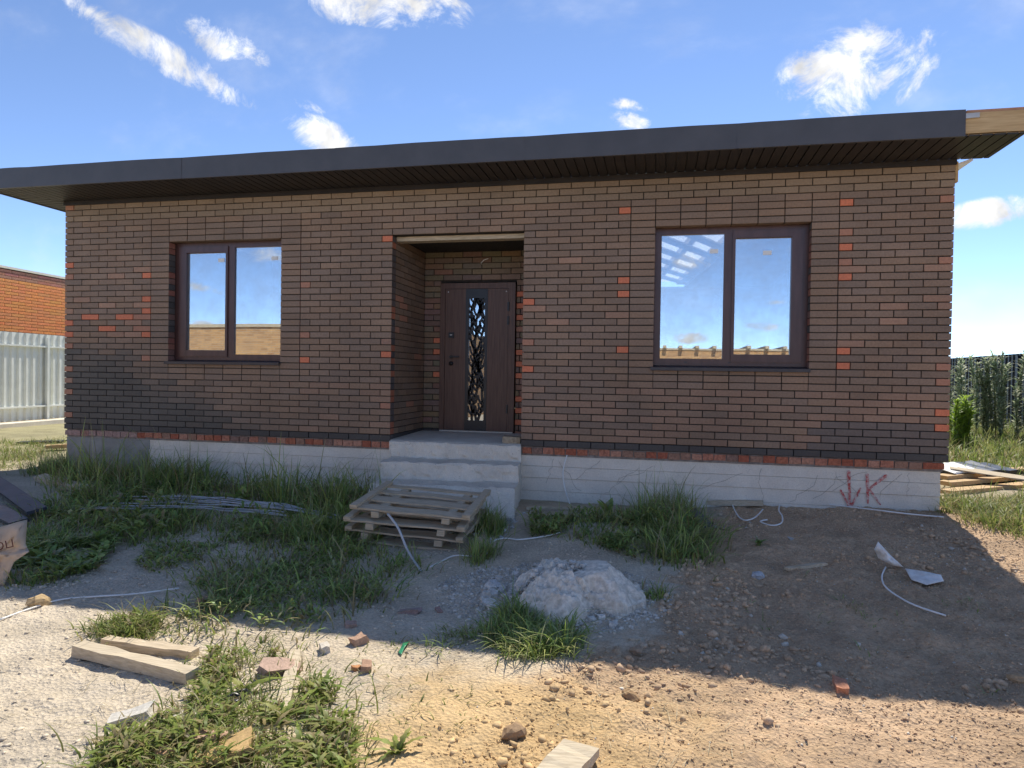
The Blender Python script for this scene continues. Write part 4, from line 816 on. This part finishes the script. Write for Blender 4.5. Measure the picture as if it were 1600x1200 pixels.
for i, (lab, x, y, s_, c_, ang) in enumerate([
    ('orange brick half lying on gravel near the paper sack', 148, 876, (.10, .06, .06), (.42, .25, .15), True), ('tan stone lump in the sun beside the white strip', 62, 946, .14, (.46, .33, .18), False),
    ('reddish brick end sticking out of the shaded grass', 320, 944, (.09, .06, .06), (.40, .24, .18), True), ('brick fragment at the shadow edge, larger of a pair', 560, 1006, (.085, .06, .06), (.42, .27, .19), True),
    ('brick fragment at the shadow edge, smaller of a pair', 548, 980, (.06, .05, .04), (.42, .28, .22), True), ('split brown brick piece on sunlit sand', 572, 1048, (.07, .05, .05), (.40, .25, .17), True),
    ('orange sliver of brick on sunlit sand', 557, 1047, .045, (.52, .26, .12), True), ('pale angular stone at the edge of the sunlit weeds', 507, 1018, (.075, .05, .05), (.58, .52, .44), True),
    ('ribbed pinkish brick lying in sunlit weeds', 436, 1052, (.19, .11, .07), (.44, .31, .24), True), ('half buried pink brick in the shaded sand', 640, 958, (.13, .06, .03), (.34, .25, .23), True),
    ('thin curved brick chip on the shaded sand', 686, 955, (.07, .03, .02), (.33, .22, .19), True), ('red and white brick piece on the shadow line over the earth', 1313, 1076, (.10, .06, .045), (.50, .24, .15), True),
    ('grey stone on the shaded brown earth near the wood scrap', 1184, 902, .085, (.46, .47, .48), False), ('pale lump of mortar beside the rubble heap', 772, 918, .11, (.52, .51, .49), False),
    ('tan clod at the foot of the rubble heap', 995, 1020, .075, (.34, .25, .17), False), ('brown clod on sunlit orange earth', 985, 1092, .085, (.34, .22, .12), False),
    ('pale concrete slab chunk in the weeds near the gravel', 205, 1125, (.16, .10, .05), (.56, .53, .47), True), ('broken white slab in weeds beside the black foil', 308, 1128, (.18, .12, .05), (.60, .56, .49), True),
    ('cracked pinkish brick low in the sunlit weeds', 327, 1162, (.12, .08, .06), (.46, .30, .22), True), ('orange sandstone block in weeds at the sand edge', 352, 1186, (.22, .14, .07), (.50, .34, .16), True),
    ('small brick bit among weeds and gravel', 258, 1186, (.07, .06, .06), (.50, .30, .20), True), ('grey cobble in the shaded grass edge', 497, 928, .07, (.52, .49, .45), True),
    ('flat pale chip on the brown earth by the wood scrap', 1236, 843, (.09, .05, .02), (.52, .49, .45), True), ('white stone on the brown earth above the plastic bag', 1118, 825, .05, (.5, .47, .42), False),
    ('brown clod lying under the pale board by the plinth', 1130, 827, .085, (.30, .23, .17), False), ('tan stone at the far right of the sunlit earth', 1590, 1066, .09, (.45, .30, .17), False), ('dark clod in sunlit earth left of the sawn board', 802, 1150, .10, (.33, .22, .13), False)]):
    chunk('brick_fragment' if 'brick' in lab else 'stone', lab, 'brick' if 'brick' in lab else 'stone', G(x, y), s_, c_, 'stone', .6, None, i + 50, ang)
# boards and sheets piled past the house corner
def PZ(x, y, z): d_ = ray(x, y); return Vector(CAM + d_ * ((z - CAM[2]) / d_[2]))
for i, (a, b2, lift, lab) in enumerate([((1478, 772), (1640, 757), .0, 'lowest new board of the pile past the house corner'), ((1476, 766), (1640, 750), .06, 'middle new board of the pile past the house corner'), ((1470, 762), (1640, 744), .11, 'uppermost new board of the pile past the house corner')]):
    plank('timber_board', lab, 'board', PZ(*a, -.55) , PZ(*b2, -.55), .16, .05, MAT['timber'], lift, 0, 'new boards piled past the corner')
sa = PZ(1478, 742, -.45); plank('sheet_panel', 'thin pale sheet resting over the black foil past the house corner', 'sheet', PZ(1484, 733, -.35), PZ(1640, 756, -.45), .22, .012, MAT['palewood'], .02, .12)
plank('black_sheet', 'sagging black foil roll under the pale sheet past the house corner', 'foil', PZ(1475, 752, -.55), PZ(1570, 750, -.55), .6, .22, MAT['foil'], -.02, .1, None, .03)
plank('pale_sheet', 'crumpled white film lying on the black foil past the house corner', 'film', PZ(1472, 738, -.38), PZ(1508, 733, -.36), .30, .02, MAT['white'], .03, .2, None, .012)
plank('timber_board', 'yellow board lying by the fence footing past the other house corner', 'board', G(72, 704), G(108, 702), .1, .06, MAT['timber'], .03)
plank('black_sheet', 'black film strip on the ground by the corrugated fence', 'film', G(30, 693), G(100, 691), .3, .03, MAT['foil'], .01, 0, None, .012)
# dry vines on the plinth
q_ = MB(); rv = random.Random(9)
for k in range(15):
    x_ = rv.choice([rv.uniform(6.4, 9.8), rv.uniform(6.3, 10.2), rv.uniform(1.4, 4.5)]); z_ = rv.uniform(-.2, -.12); pts = []; dx = rv.uniform(-.06, .06)
    for i in range(8): pts.append((x_, .027 - .004 * math.sin(i), z_)); x_ += dx + rv.uniform(-.03, .03); z_ -= rv.uniform(.01, .06)
    q_.tube(pts, .0011, 4)
o = q_.build('dry_vine', simple('dry_stem', (.16, .135, .10), (.24, .20, .15), 10)); tag(o, 'thin dry vine stems clinging to the white plinth', 'vine')

# ---------------------------------------------------------------- loose gravel and clods
ico = bmesh.new(); bmesh.ops.create_icosphere(ico, subdivisions=1, radius=1.0); iv = np.array([v.co[:] for v in ico.verts]); ico.faces.ensure_lookup_table(); it = np.array([[v.index for v in f.verts] for f in ico.faces]); ico.free()
ov = np.array([[1, 0, 0], [0, 1, 0], [-1, 0, 0], [0, -1, 0], [0, 0, 1], [0, 0, -1.0]]); ot = np.array([[0, 1, 4], [1, 2, 4], [2, 3, 4], [3, 0, 4], [1, 0, 5], [2, 1, 5], [3, 2, 5], [0, 3, 5]])
def scatter(name, label, X, Y, size, cols, mat, flat=.7, extra=None, iv=iv, it=it):
    n = len(X); Z = hz(X, Y) if extra is None else extra; s = size[:, None, None] * rng.uniform(.6, 1.25, (n, 1, 3)) * np.array([1, 1, flat])
    V = iv[None] * (1 + rng.uniform(-.5, .35, (n, len(iv), 1))) * s; a = rng.uniform(0, 6.28, n); ca_, sa_ = np.cos(a)[:, None], np.sin(a)[:, None]
    x_ = V[:, :, 0] * ca_ - V[:, :, 1] * sa_; y_ = V[:, :, 0] * sa_ + V[:, :, 1] * ca_
    V = np.stack([x_ + X[:, None], y_ + Y[:, None], V[:, :, 2] + Z[:, None] + size[:, None] * .08], -1).reshape(-1, 3)
    T = (it[None] + (np.arange(n) * len(iv))[:, None, None]).reshape(-1, 3); me_ = bpy.data.meshes.new(name)
    me_.vertices.add(len(V)); me_.vertices.foreach_set('co', V.ravel()); me_.loops.add(T.size); me_.loops.foreach_set('vertex_index', T.ravel().astype(np.int32)); me_.polygons.add(len(T)); me_.polygons.foreach_set('loop_start', np.arange(0, T.size, 3)); me_.polygons.foreach_set('loop_total', np.full(len(T), 3)); me_.update(calc_edges=True)
    cl_ = np.repeat(np.concatenate([cols, np.ones((n, 1))], 1), len(iv), 0).astype(np.float32); c_ = me_.color_attributes.new('col', 'FLOAT_COLOR', 'POINT'); c_.data.foreach_set('color', cl_.ravel())
    o_ = link(name, me_, mat); tag(o_, label, None, None, 'stuff'); return o_
def sizes(n, lo, hi, p=3.0): return lo + (hi - lo) * rng.random(n) ** p
n = 150000; X = rng.uniform(5.2, 11.5, n); Y = rng.uniform(-5.6, -.05, n); keep = (zone_dirt(X, Y) > rng.uniform(.3, 1, n)) & (fbm(X * 1.1 + 70, Y * 1.1) * 2.4 + .75 > rng.random(n)); X, Y = X[keep][:75000], Y[keep][:75000]; n = len(X)
base_c = np.where(rng.random((n, 1)) < .03, np.array([[.55, .50, .42]]), gcol(X, Y))
scatter('dirt_crumbs', 'fine crumbs of dug brown earth with specks of pale stone', X, Y, sizes(n, .0025, .010, 2.5), base_c * rng.uniform(.8, 1.3, (n, 1)), MAT['stone'], .8, None, ov, ot)
n = 40000; X = rng.uniform(5.6, 11.3, n); Y = rng.uniform(-5.4, -.05, n); near_heap = np.exp(-((X - 7.9) / .5) ** 2 - ((Y + 3.0) / .9) ** 2); keep = (zone_dirt(X, Y) > .5) & (fbm(X * 1.7 + 70, Y * 1.7) * 3.4 + .08 + .7 * near_heap > rng.random(n)); X, Y = X[keep][:11000], Y[keep][:11000]; n = len(X)
base_c = np.where(rng.random((n, 1)) < .03, np.array([[.55, .50, .42]]), gcol(X, Y))
scatter('dirt_clods', 'lumpy clods of dug brown earth', X, Y, sizes(n, .006, .030, 4), base_c * rng.uniform(.9, 1.2, (n, 1)), MAT['stone'], .75)
n = 50000; X = rng.uniform(1.5, 7.8, n); Y = rng.uniform(-5.7, -1.6, n); keep = (zone_dirt(X, Y) < .6) & (rng.random(n) > zone_sand(X, Y) * .8) & (fbm(X * .9 + 20, Y * .9) * 3 + .5 > rng.random(n)); X, Y = X[keep], Y[keep]; n = len(X)
scatter('gravel', 'pale grey gravel and crushed mortar over the trodden ground', X, Y, sizes(n, .0025, .017, 7), gcol(X, Y) * rng.uniform(.85, 1.25, (n, 1)), MAT['stone'], .6)
n = 6500; rr = rng.random(n) ** .9 * 1.25; an = rng.uniform(0, 6.28, n); X = RC.x - .16 + rr * .66 * np.cos(an); Y = RC.y + .03 + rr * .52 * np.sin(an); q = np.hypot((X - RC.x) / .46, (Y - RC.y) / .40); Zx = hz(X, Y) + np.maximum(0, 1 - q / .85) ** .62 * .24
cl_ = np.array([[.60, .56, .49]]) * rng.uniform(.6, 1.2, (n, 1)); scatter('rubble_crumbs', 'fine white concrete crumbs strewn over and around the rubble heap', X, Y, sizes(n, .004, .02, 3), cl_, MAT['stone'], .7, Zx)
n = 1400; X = rng.uniform(4.7, 6.3, n); Y = -1.15 + rng.normal(0, .25, n); cl_ = np.array([[.52, .51, .49]]) * rng.uniform(.7, 1.2, (n, 1)); keep = X > 6.0; scatter('step_crumbs', 'white concrete crumbs at the foot of the steps', X[keep], Y[keep], sizes(keep.sum(), .005, .03, 3), cl_[keep], MAT['stone'], .7)

# ---------------------------------------------------------------- vegetation
def strips(name, label, mat, base, dirv, height, width, bend, cols, segs=4, leafy=False, ser=.72, cat='grass', kind='stuff', parent=None):
    n = len(base); t_ = np.linspace(0, 1, segs + 1); up = np.array([0, 0, 1.0])
    side = np.stack([-dirv[:, 1], dirv[:, 0], np.zeros(n)], -1); tw = rng.uniform(-.7, .7, n)[:, None]; side = side * np.cos(tw) + dirv * np.sin(tw)
    V = []
    for k_, tt in enumerate(t_):
        lean = bend[:, None] * tt ** 1.7; zf = tt * (1 - .42 * np.minimum(bend[:, None], 1.6) * tt ** 1.5)
        p_ = base + dirv * (height[:, None] * lean) + up * (height[:, None] * zf)
        if leafy: w_ = width * (math.sin(math.pi * min(.12 + .88 * tt, 1)) ** .7) * (1.0 if k_ % 2 else ser)
        else: w_ = width * (1 - tt) ** .6 * (1 if tt > 0 else .7)
        V += [p_ - side * w_[:, None] / 2, p_ + side * w_[:, None] / 2]
    V = np.stack(V, 1); m_ = V.shape[1]; F_ = []
    for k_ in range(segs): F_.append([2 * k_, 2 * k_ + 1, 2 * k_ + 3, 2 * k_ + 2])
    Q = (np.array(F_)[None] + (np.arange(n) * m_)[:, None, None]).reshape(-1, 4); V = V.reshape(-1, 3); me_ = bpy.data.meshes.new(name)
    me_.vertices.add(len(V)); me_.vertices.foreach_set('co', V.ravel()); me_.loops.add(Q.size); me_.loops.foreach_set('vertex_index', Q.ravel().astype(np.int32)); me_.polygons.add(len(Q)); me_.polygons.foreach_set('loop_start', np.arange(0, Q.size, 4)); me_.polygons.foreach_set('loop_total', np.full(len(Q), 4)); me_.update(calc_edges=True)
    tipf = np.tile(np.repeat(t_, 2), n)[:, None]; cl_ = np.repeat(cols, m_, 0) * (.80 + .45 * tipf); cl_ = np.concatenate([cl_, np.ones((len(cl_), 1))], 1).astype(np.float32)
    c_ = me_.color_attributes.new('col', 'FLOAT_COLOR', 'POINT'); c_.data.foreach_set('color', cl_.ravel()); me_.polygons.foreach_set('use_smooth', np.ones(len(Q), bool))
    o_ = link(name, me_, mat, parent)
    if kind: tag(o_, label, None, None, kind)
    return o_
def inside(poly, X, Y):
    r_ = np.zeros(len(X), bool); n_ = len(poly); j = n_ - 1
    for i in range(n_):
        xi, yi = poly[i]; xj, yj = poly[j]; c_ = ((yi > Y) != (yj > Y)) & (X < (xj - xi) * (Y - yi) / (yj - yi + 1e-12) + xi); r_ ^= c_; j = i
    return r_
GREEN = np.array([[.24, .33, .085], [.29, .37, .09], [.19, .29, .085], [.36, .40, .12], [.34, .35, .17]]); LIT = np.array([[.24, .28, .07], [.19, .25, .06], [.30, .31, .11], [.15, .21, .05]]); DRY = np.array([[.34, .28, .14], [.28, .23, .12]])
LP = np.array([[.26, .32, .07], [.22, .29, .07], [.33, .34, .11]])
def patch(label, polypx, nclump, per, hgt, pal, spread=.07, dry=.06, wd_=.006, bendm=.6, world=None):
    poly = [tuple(G(*p_)[:2]) for p_ in polypx] if world is None else world; P_ = np.array(poly); lo, hi = P_.min(0), P_.max(0); C_ = []; tries = 0
    while len(C_) < nclump:
        q_ = rng.uniform(lo, hi, (nclump * 3, 2)); q_ = q_[inside(poly, q_[:, 0], q_[:, 1])]; C_ += list(q_[fbm(q_[:, 0] * 2.3 + 3, q_[:, 1] * 2.3) * 4.5 + .45 > rng.random(len(q_))])
        tries += 1
        if tries > 25: break
    if not C_: C_ = [P_.mean(0)] * nclump
    C_ = np.array(C_[:nclump]); dens = rng.uniform(.4, 1.3, len(C_)); cnt = np.maximum(2, (per * dens).astype(int)); idx = np.repeat(np.arange(len(C_)), cnt); n_ = len(idx)
    off = rng.normal(0, spread, (n_, 2)); xy = C_[idx] + off; xy[:, 1] = np.where((xy[:, 1] > -.01) & (xy[:, 0] > -.02) & (xy[:, 0] < 10.42) & (lo[1] < 0), -.02 - np.abs(off[:, 1]) * .3, xy[:, 1])
    az = np.where(rng.random(n_) < .6, np.arctan2(off[:, 1], off[:, 0]), rng.uniform(0, 6.28, n_)) + rng.normal(0, .6, n_); hs = hgt * rng.uniform(.4, 1.2, len(C_))[idx] * np.where(rng.random(n_) < .06, rng.uniform(1.1, 1.6, n_), rng.uniform(.25, 1.05, n_))
    base_ = np.stack([xy[:, 0], xy[:, 1], hz(xy[:, 0], xy[:, 1]) - .01], -1); c_ = pal[rng.integers(0, len(pal), n_)] * rng.uniform(.7, 1.25, (n_, 1)); dm = rng.random(n_) < dry; c_[dm] = DRY[rng.integers(0, 2, dm.sum())]
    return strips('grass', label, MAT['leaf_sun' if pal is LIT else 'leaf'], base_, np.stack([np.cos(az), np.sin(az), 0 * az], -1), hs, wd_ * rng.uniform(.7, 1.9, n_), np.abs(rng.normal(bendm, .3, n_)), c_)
patch('long dark grass along the foot of the plinth left of the steps', [(110, 752), (240, 752), (420, 768), (590, 775), (585, 800), (500, 805), (300, 800), (100, 785)], 170, 26, .54, GREEN, .14, .10, .010, .6)
patch('tangled grass around the bundle of rods', [(90, 790), (300, 812), (560, 832), (545, 870), (430, 862), (260, 852), (80, 850), (60, 790)], 170, 24, .25, GREEN, .15, .14, .009, .8)
patch('weedy grass strip between gravel and sand', [(300, 862), (540, 860), (640, 880), (560, 960), (420, 985), (300, 990), (330, 930)], 130, 20, .19, GREEN, .14, .28, .009, .9)
patch('rank grass left and right of the pallet stack', [(470, 800), (548, 800), (550, 868), (480, 868)], 50, 40, .28, GREEN, .07, .06, .008)
patch('grass between pallets and steps', [(728, 858), (765, 790), (778, 830), (770, 868), (740, 885)], 46, 40, .26, GREEN, .05, .06)
patch('dark grass clump in front of the rubble heap', [(770, 985), (800, 955), (870, 960), (905, 985), (885, 1022), (820, 1030), (775, 1015)], 60, 60, .17, GREEN, .05, .03, .007, .9)
patch('dark grass along the plinth right of the steps', [(825, 815), (900, 808), (1010, 812), (1085, 825), (1080, 880), (1000, 880), (920, 842), (830, 838)], 150, 27, .24, GREEN, .13, .08, .009, .8)
patch('tall grass stalks by the plinth near the pale board', [(985, 795), (1070, 795), (1085, 815), (990, 812)], 34, 20, .42, GREEN, .06, .1, .006, .5)
patch('sunlit weeds on the gravel around the timber', [(150, 985), (250, 960), (310, 975), (300, 1000), (200, 1000)], 46, 30, .15, LIT, .06, .2, .006, .9)
patch('sunlit weeds and straw among broken stones', [(330, 1020), (470, 1000), (520, 1060), (560, 1150), (545, 1235), (130, 1235), (170, 1165), (290, 1120)], 170, 22, .13, LIT, .09, .3, .006, .9)
patch('sparse seedlings on the sunlit sand', [(560, 1010), (760, 990), (740, 1120), (640, 1190), (560, 1190)], 26, 12, .07, LIT, .05, .15, .006, 1.0)
patch('small grass tuft on the sand beside the clump', [(690, 985), (750, 985), (740, 1030), (690, 1030)], 16, 26, .10, GREEN, .05, .1, .006, 1.0)
patch('thin tufts on the brown earth', [(1010, 930), (1030, 930), (1030, 960), (1010, 960)], 6, 34, .12, GREEN, .035, .05)
patch('sparse tufts scattered over the dug earth', [(1150, 850), (1560, 950), (1560, 1090), (1100, 1090)], 18, 12, .07, GREEN, .04, .35, .005, 1.0)
patch('shaded grass under the paper sack', [(20, 830), (150, 830), (170, 880), (60, 915), (20, 915)], 70, 34, .17, GREEN, .07, .05, .009, .8)
patch('bright grass beside the house corner and the new boards', None, 620, 34, .24, LIT, .10, .16, .007, .8, [(10.5, -.6), (11.0, -1.5), (13.5, -1.2), (14, 2.0), (12.4, 1.6), (10.45, .9)])
patch('sunlit meadow between the house and the black fence', None, 2600, 20, .38, LIT, .16, .15, .013, .7, [(10.6, 3.2), (13, 2.6), (17, 4), (17, 22), (13, 24), (10.6, 10)])
patch('sunlit grass beside the other house corner', None, 260, 24, .16, LIT, .12, .2, .008, .8, [(-.15, .0), (-.2, 2.4), (-3.5, 4.4), (-4.5, 2.0), (-2.5, -.2), (-.6, -.5)])
patch('shaded grass at the grey rendered corner', None, 60, 30, .34, GREEN, .07, .2, .006, .5, [(-.45, -.35), (.1, -.1), (.1, .02), (-.1, .3), (-.4, .4)])
patch('dry seed stalks standing in the long grass along the plinth', [(110, 758), (240, 758), (420, 772), (590, 778), (560, 800), (300, 800), (100, 790)], 70, 5, .62, DRY, .12, 0, .004, .45)
patch('dry seed stalks in the grass right of the steps', [(840, 812), (1070, 805), (1085, 840), (900, 835)], 34, 5, .40, DRY, .12, 0, .004, .5)
def cover(label, polypx, n_, ln, wd_, pal, hmax, dry=.1):
    poly = [tuple(G(*p_)[:2]) for p_ in polypx]; P_ = np.array(poly); lo, hi = P_.min(0), P_.max(0); q_ = rng.uniform(lo, hi, (n_ * 5, 2)); q_ = q_[inside(poly, q_[:, 0], q_[:, 1])]
    q_ = q_[fbm(q_[:, 0] * 3.3 + 8, q_[:, 1] * 3.3) * 8 + .25 > rng.random(len(q_))][:n_]; n_ = len(q_); cl = fbm(q_[:, 0] * 5, q_[:, 1] * 5)[:, None]
    b_ = np.stack([q_[:, 0], q_[:, 1], hz(q_[:, 0], q_[:, 1]) + hmax * rng.random(n_) ** 1.6 * np.clip(.6 + 2 * cl[:, 0], .15, 1)], -1); az = rng.uniform(0, 6.28, n_)
    c_ = pal[rng.integers(0, len(pal), n_)] * rng.uniform(.75, 1.2, (n_, 1)); dm = rng.random(n_) < dry; c_[dm] = DRY[rng.integers(0, 2, dm.sum())]
    return strips('ground_cover', label, MAT['leaf_sun' if pal is LP else 'leaf'], b_, np.stack([np.cos(az), np.sin(az), 0 * az], -1), ln * rng.uniform(.5, 1.3, n_), wd_ * rng.uniform(.5, 1.3, n_), np.abs(rng.normal(1.1, .35, n_)), c_, 5, True, ser=.6)
def straw(label, polypx, n_):
    poly = [tuple(G(*p_)[:2]) for p_ in polypx]; P_ = np.array(poly); lo, hi = P_.min(0), P_.max(0); q_ = rng.uniform(lo, hi, (n_ * 4, 2)); q_ = q_[inside(poly, q_[:, 0], q_[:, 1])]; q_ = q_[fbm(q_[:, 0] * 1.7 + 5, q_[:, 1] * 1.7) * 5 + .4 > rng.random(len(q_))][:n_]; n_ = len(q_)
    b_ = np.stack([q_[:, 0], q_[:, 1], hz(q_[:, 0], q_[:, 1]) + .006], -1); az = rng.normal(.4, .9, n_); L_ = rng.uniform(.04, .16, n_)
    return strips('straw', label, MAT['leaf'], b_, np.stack([np.cos(az), np.sin(az), 0 * az], -1), L_ * .2, np.full(n_, .0032), np.full(n_, 5.0), np.array([[.50, .42, .25]]) * rng.uniform(.55, 1.2, (n_, 1)), 4)
straw('dry straw and stalks strewn over the dug earth', [(1040, 840), (1600, 840), (1600, 1200), (780, 1200), (900, 1040), (1030, 960)], 700)
straw('dry straw and cut stems on the gravel and sand', [(0, 960), (300, 880), (780, 900), (800, 1040), (640, 1200), (0, 1200)], 900)
def weed(name, label, cat, p, nl, ln, wd_, pal, bendm=.9, group=None, stem=0, ser=.8):
    n_ = nl; az = rng.uniform(0, 6.28, n_); b_ = np.zeros((n_, 3)); b_[:, :2] = rng.normal(0, .008, (n_, 2))
    if stem: b_[:, 2] = rng.uniform(0, stem, n_)
    o_ = strips(name, label, MAT['leaf_sun' if pal is LP else 'leaf'], b_, np.stack([np.cos(az), np.sin(az), 0 * az], -1), ln * rng.uniform(.4, 1.15, n_), wd_ * rng.uniform(.6, 1.2, n_), np.abs(rng.normal(bendm, .35, n_)), pal[rng.integers(0, len(pal), n_)] * rng.uniform(.75, 1.2, (n_, 1)), 9, True, ser=ser, kind=None)
    o_.location = p; tag(o_, label, cat, group); return o_
weed('dock_plant', 'broad leaved dock growing in front of the pallet stack', 'weed', G(588, 850), 16, .24, .05, GREEN, .6)
weed('dock_plant', 'leafy dock at the plinth where the white cable disappears', 'weed', G(1233, 786), 11, .16, .06, GREEN, .6)
weed('dock_plant', 'single tall dock leaf standing by the plinth right of the steps', 'weed', G(950, 806), 5, .24, .08, GREEN, .35)
weed('dock_plant', 'burdock under the plinth between tall grasses', 'weed', G(375, 790), 14, .26, .09, GREEN, .8)
weed('dock_plant', 'broad leaved weed under the paper sack', 'weed', G(75, 885), 16, .18, .07, GREEN, .9)
weed('dock_plant', 'flat weed on the brown earth below the pale board', 'weed', G(1185, 853), 9, .12, .035, GREEN, 1.2)
for (x, y, s_, lab) in [(200, 1170, .17, 'large jagged dandelion weed on the gravel edge'), (380, 1085, .15, 'dandelion weed beside the black foil'), (500, 1085, .16, 'dandelion weed right of the split wood strip'), (440, 1130, .15, 'dense weed at the end of the split wood strip'), (225, 975, .15, 'bright weed behind the shorter board'), (620, 1180, .12, 'wilted weed on the yellow sand'),
                        (395, 1190, .13, 'dandelion weed beside the orange sandstone block'), (330, 1095, .13, 'weed between the timber and the white slab'), (520, 1140, .14, 'weed at the edge of the yellow sand'), (470, 1180, .14, 'weed in the thick of the sunlit patch'), (290, 1150, .13, 'weed growing over the broken white slab')]:
    weed('dandelion', lab, 'weed', G(x, y), 15, s_ * .85, .036, LP, 1.15, ser=.45)
SUNW = [(330, 1020), (470, 1000), (520, 1060), (560, 1150), (545, 1235), (130, 1235), (170, 1165), (290, 1120)]
cover('low leafy weeds matted over the sunlit broken stones', SUNW, 2700, .055, .018, LP, .07, .28)
cover('low leafy weeds behind the timber on the gravel', [(150, 985), (250, 955), (310, 975), (330, 1000), (200, 1005)], 900, .055, .017, LP, .08)
cover('shaded leafy weeds in the strip between gravel and sand', [(230, 850), (540, 850), (640, 880), (560, 970), (420, 990), (280, 990), (330, 930), (210, 890)], 2600, .06, .02, GREEN, .09)
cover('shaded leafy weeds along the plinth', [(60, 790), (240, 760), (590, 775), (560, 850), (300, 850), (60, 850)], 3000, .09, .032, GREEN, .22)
cover('shaded leafy weeds right of the steps', [(825, 812), (1085, 820), (1080, 880), (1000, 885), (920, 845), (830, 840)], 2600, .07, .024, GREEN, .16)
cover('broad shaded leaves below the paper sack', [(15, 850), (180, 850), (150, 890), (50, 920), (10, 920)], 900, .10, .05, GREEN, .10, .02)
def tallweed(p, h, label, pal, nst, spread):
    e = empty('tall_weed', p); tag(e, label, 'weed'); sb = MB(); B = []; D = []
    for k in range(nst):
        a_ = random.uniform(0, 6.28); r_ = spread * random.random(); x_, y_ = r_ * math.cos(a_), r_ * math.sin(a_); hh_ = h * random.uniform(.65, 1.05); lx, ly = random.uniform(-.1, .1) * h, random.uniform(-.1, .1) * h
        sb.tube([(x_, y_, -.05), (x_ + lx * .4, y_ + ly * .4, hh_ * .5), (x_ + lx, y_ + ly, hh_)], [.012, .009, .004], 5)
        m_ = int(85 * h)
        for i in range(m_):
            f_ = random.uniform(.12, 1); B.append((x_ + lx * f_ * f_, y_ + ly * f_ * f_, hh_ * f_)); q_ = random.uniform(0, 6.28); D.append((math.cos(q_), math.sin(q_), 0))
    sb.build('stem', simple('weed_stem', (.10, .13, .05), (.15, .17, .07), 10), e); B = np.array(B); D = np.array(D); n_ = len(B)
    strips('foliage', None, MAT['leaf_sun'], B, D, rng.uniform(.10, .24, n_), rng.uniform(.025, .05, n_), np.abs(rng.normal(.9, .25, n_)), pal[rng.integers(0, len(pal), n_)] * rng.uniform(.8, 1.25, (n_, 1)), 5, True, kind=None, parent=e)
GW = np.array([[.36, .40, .26], [.28, .35, .20], [.46, .48, .34]])
def at(x, Y): d_ = ray(x, 600); tt = (Y - CAM[1]) / d_[1]; X_ = CAM[0] + tt * d_[0]; return (X_, Y, hz1(X_, Y) - .02)
tallweed(at(1499, 9.5), 1.75, 'grey green tall weed right at the house edge before the black fence', GW, 5, .25)
tallweed(at(1535, 10.0), 1.75, 'grey green tall weed in the middle of the row before the black fence', GW, 8, .45)
tallweed(at(1566, 9.5), 1.95, 'tallest grey green weed before the black fence', GW, 8, .4)
tallweed(at(1606, 9.0), 1.2, 'lower grey green weed under the fence step', GW, 6, .4)
tallweed(at(1508, 7.2), 1.0, 'bright yellow green leafy bush before the grey green weeds', np.array([[.28, .40, .05], [.34, .44, .08], [.22, .34, .05]]), 12, .35)
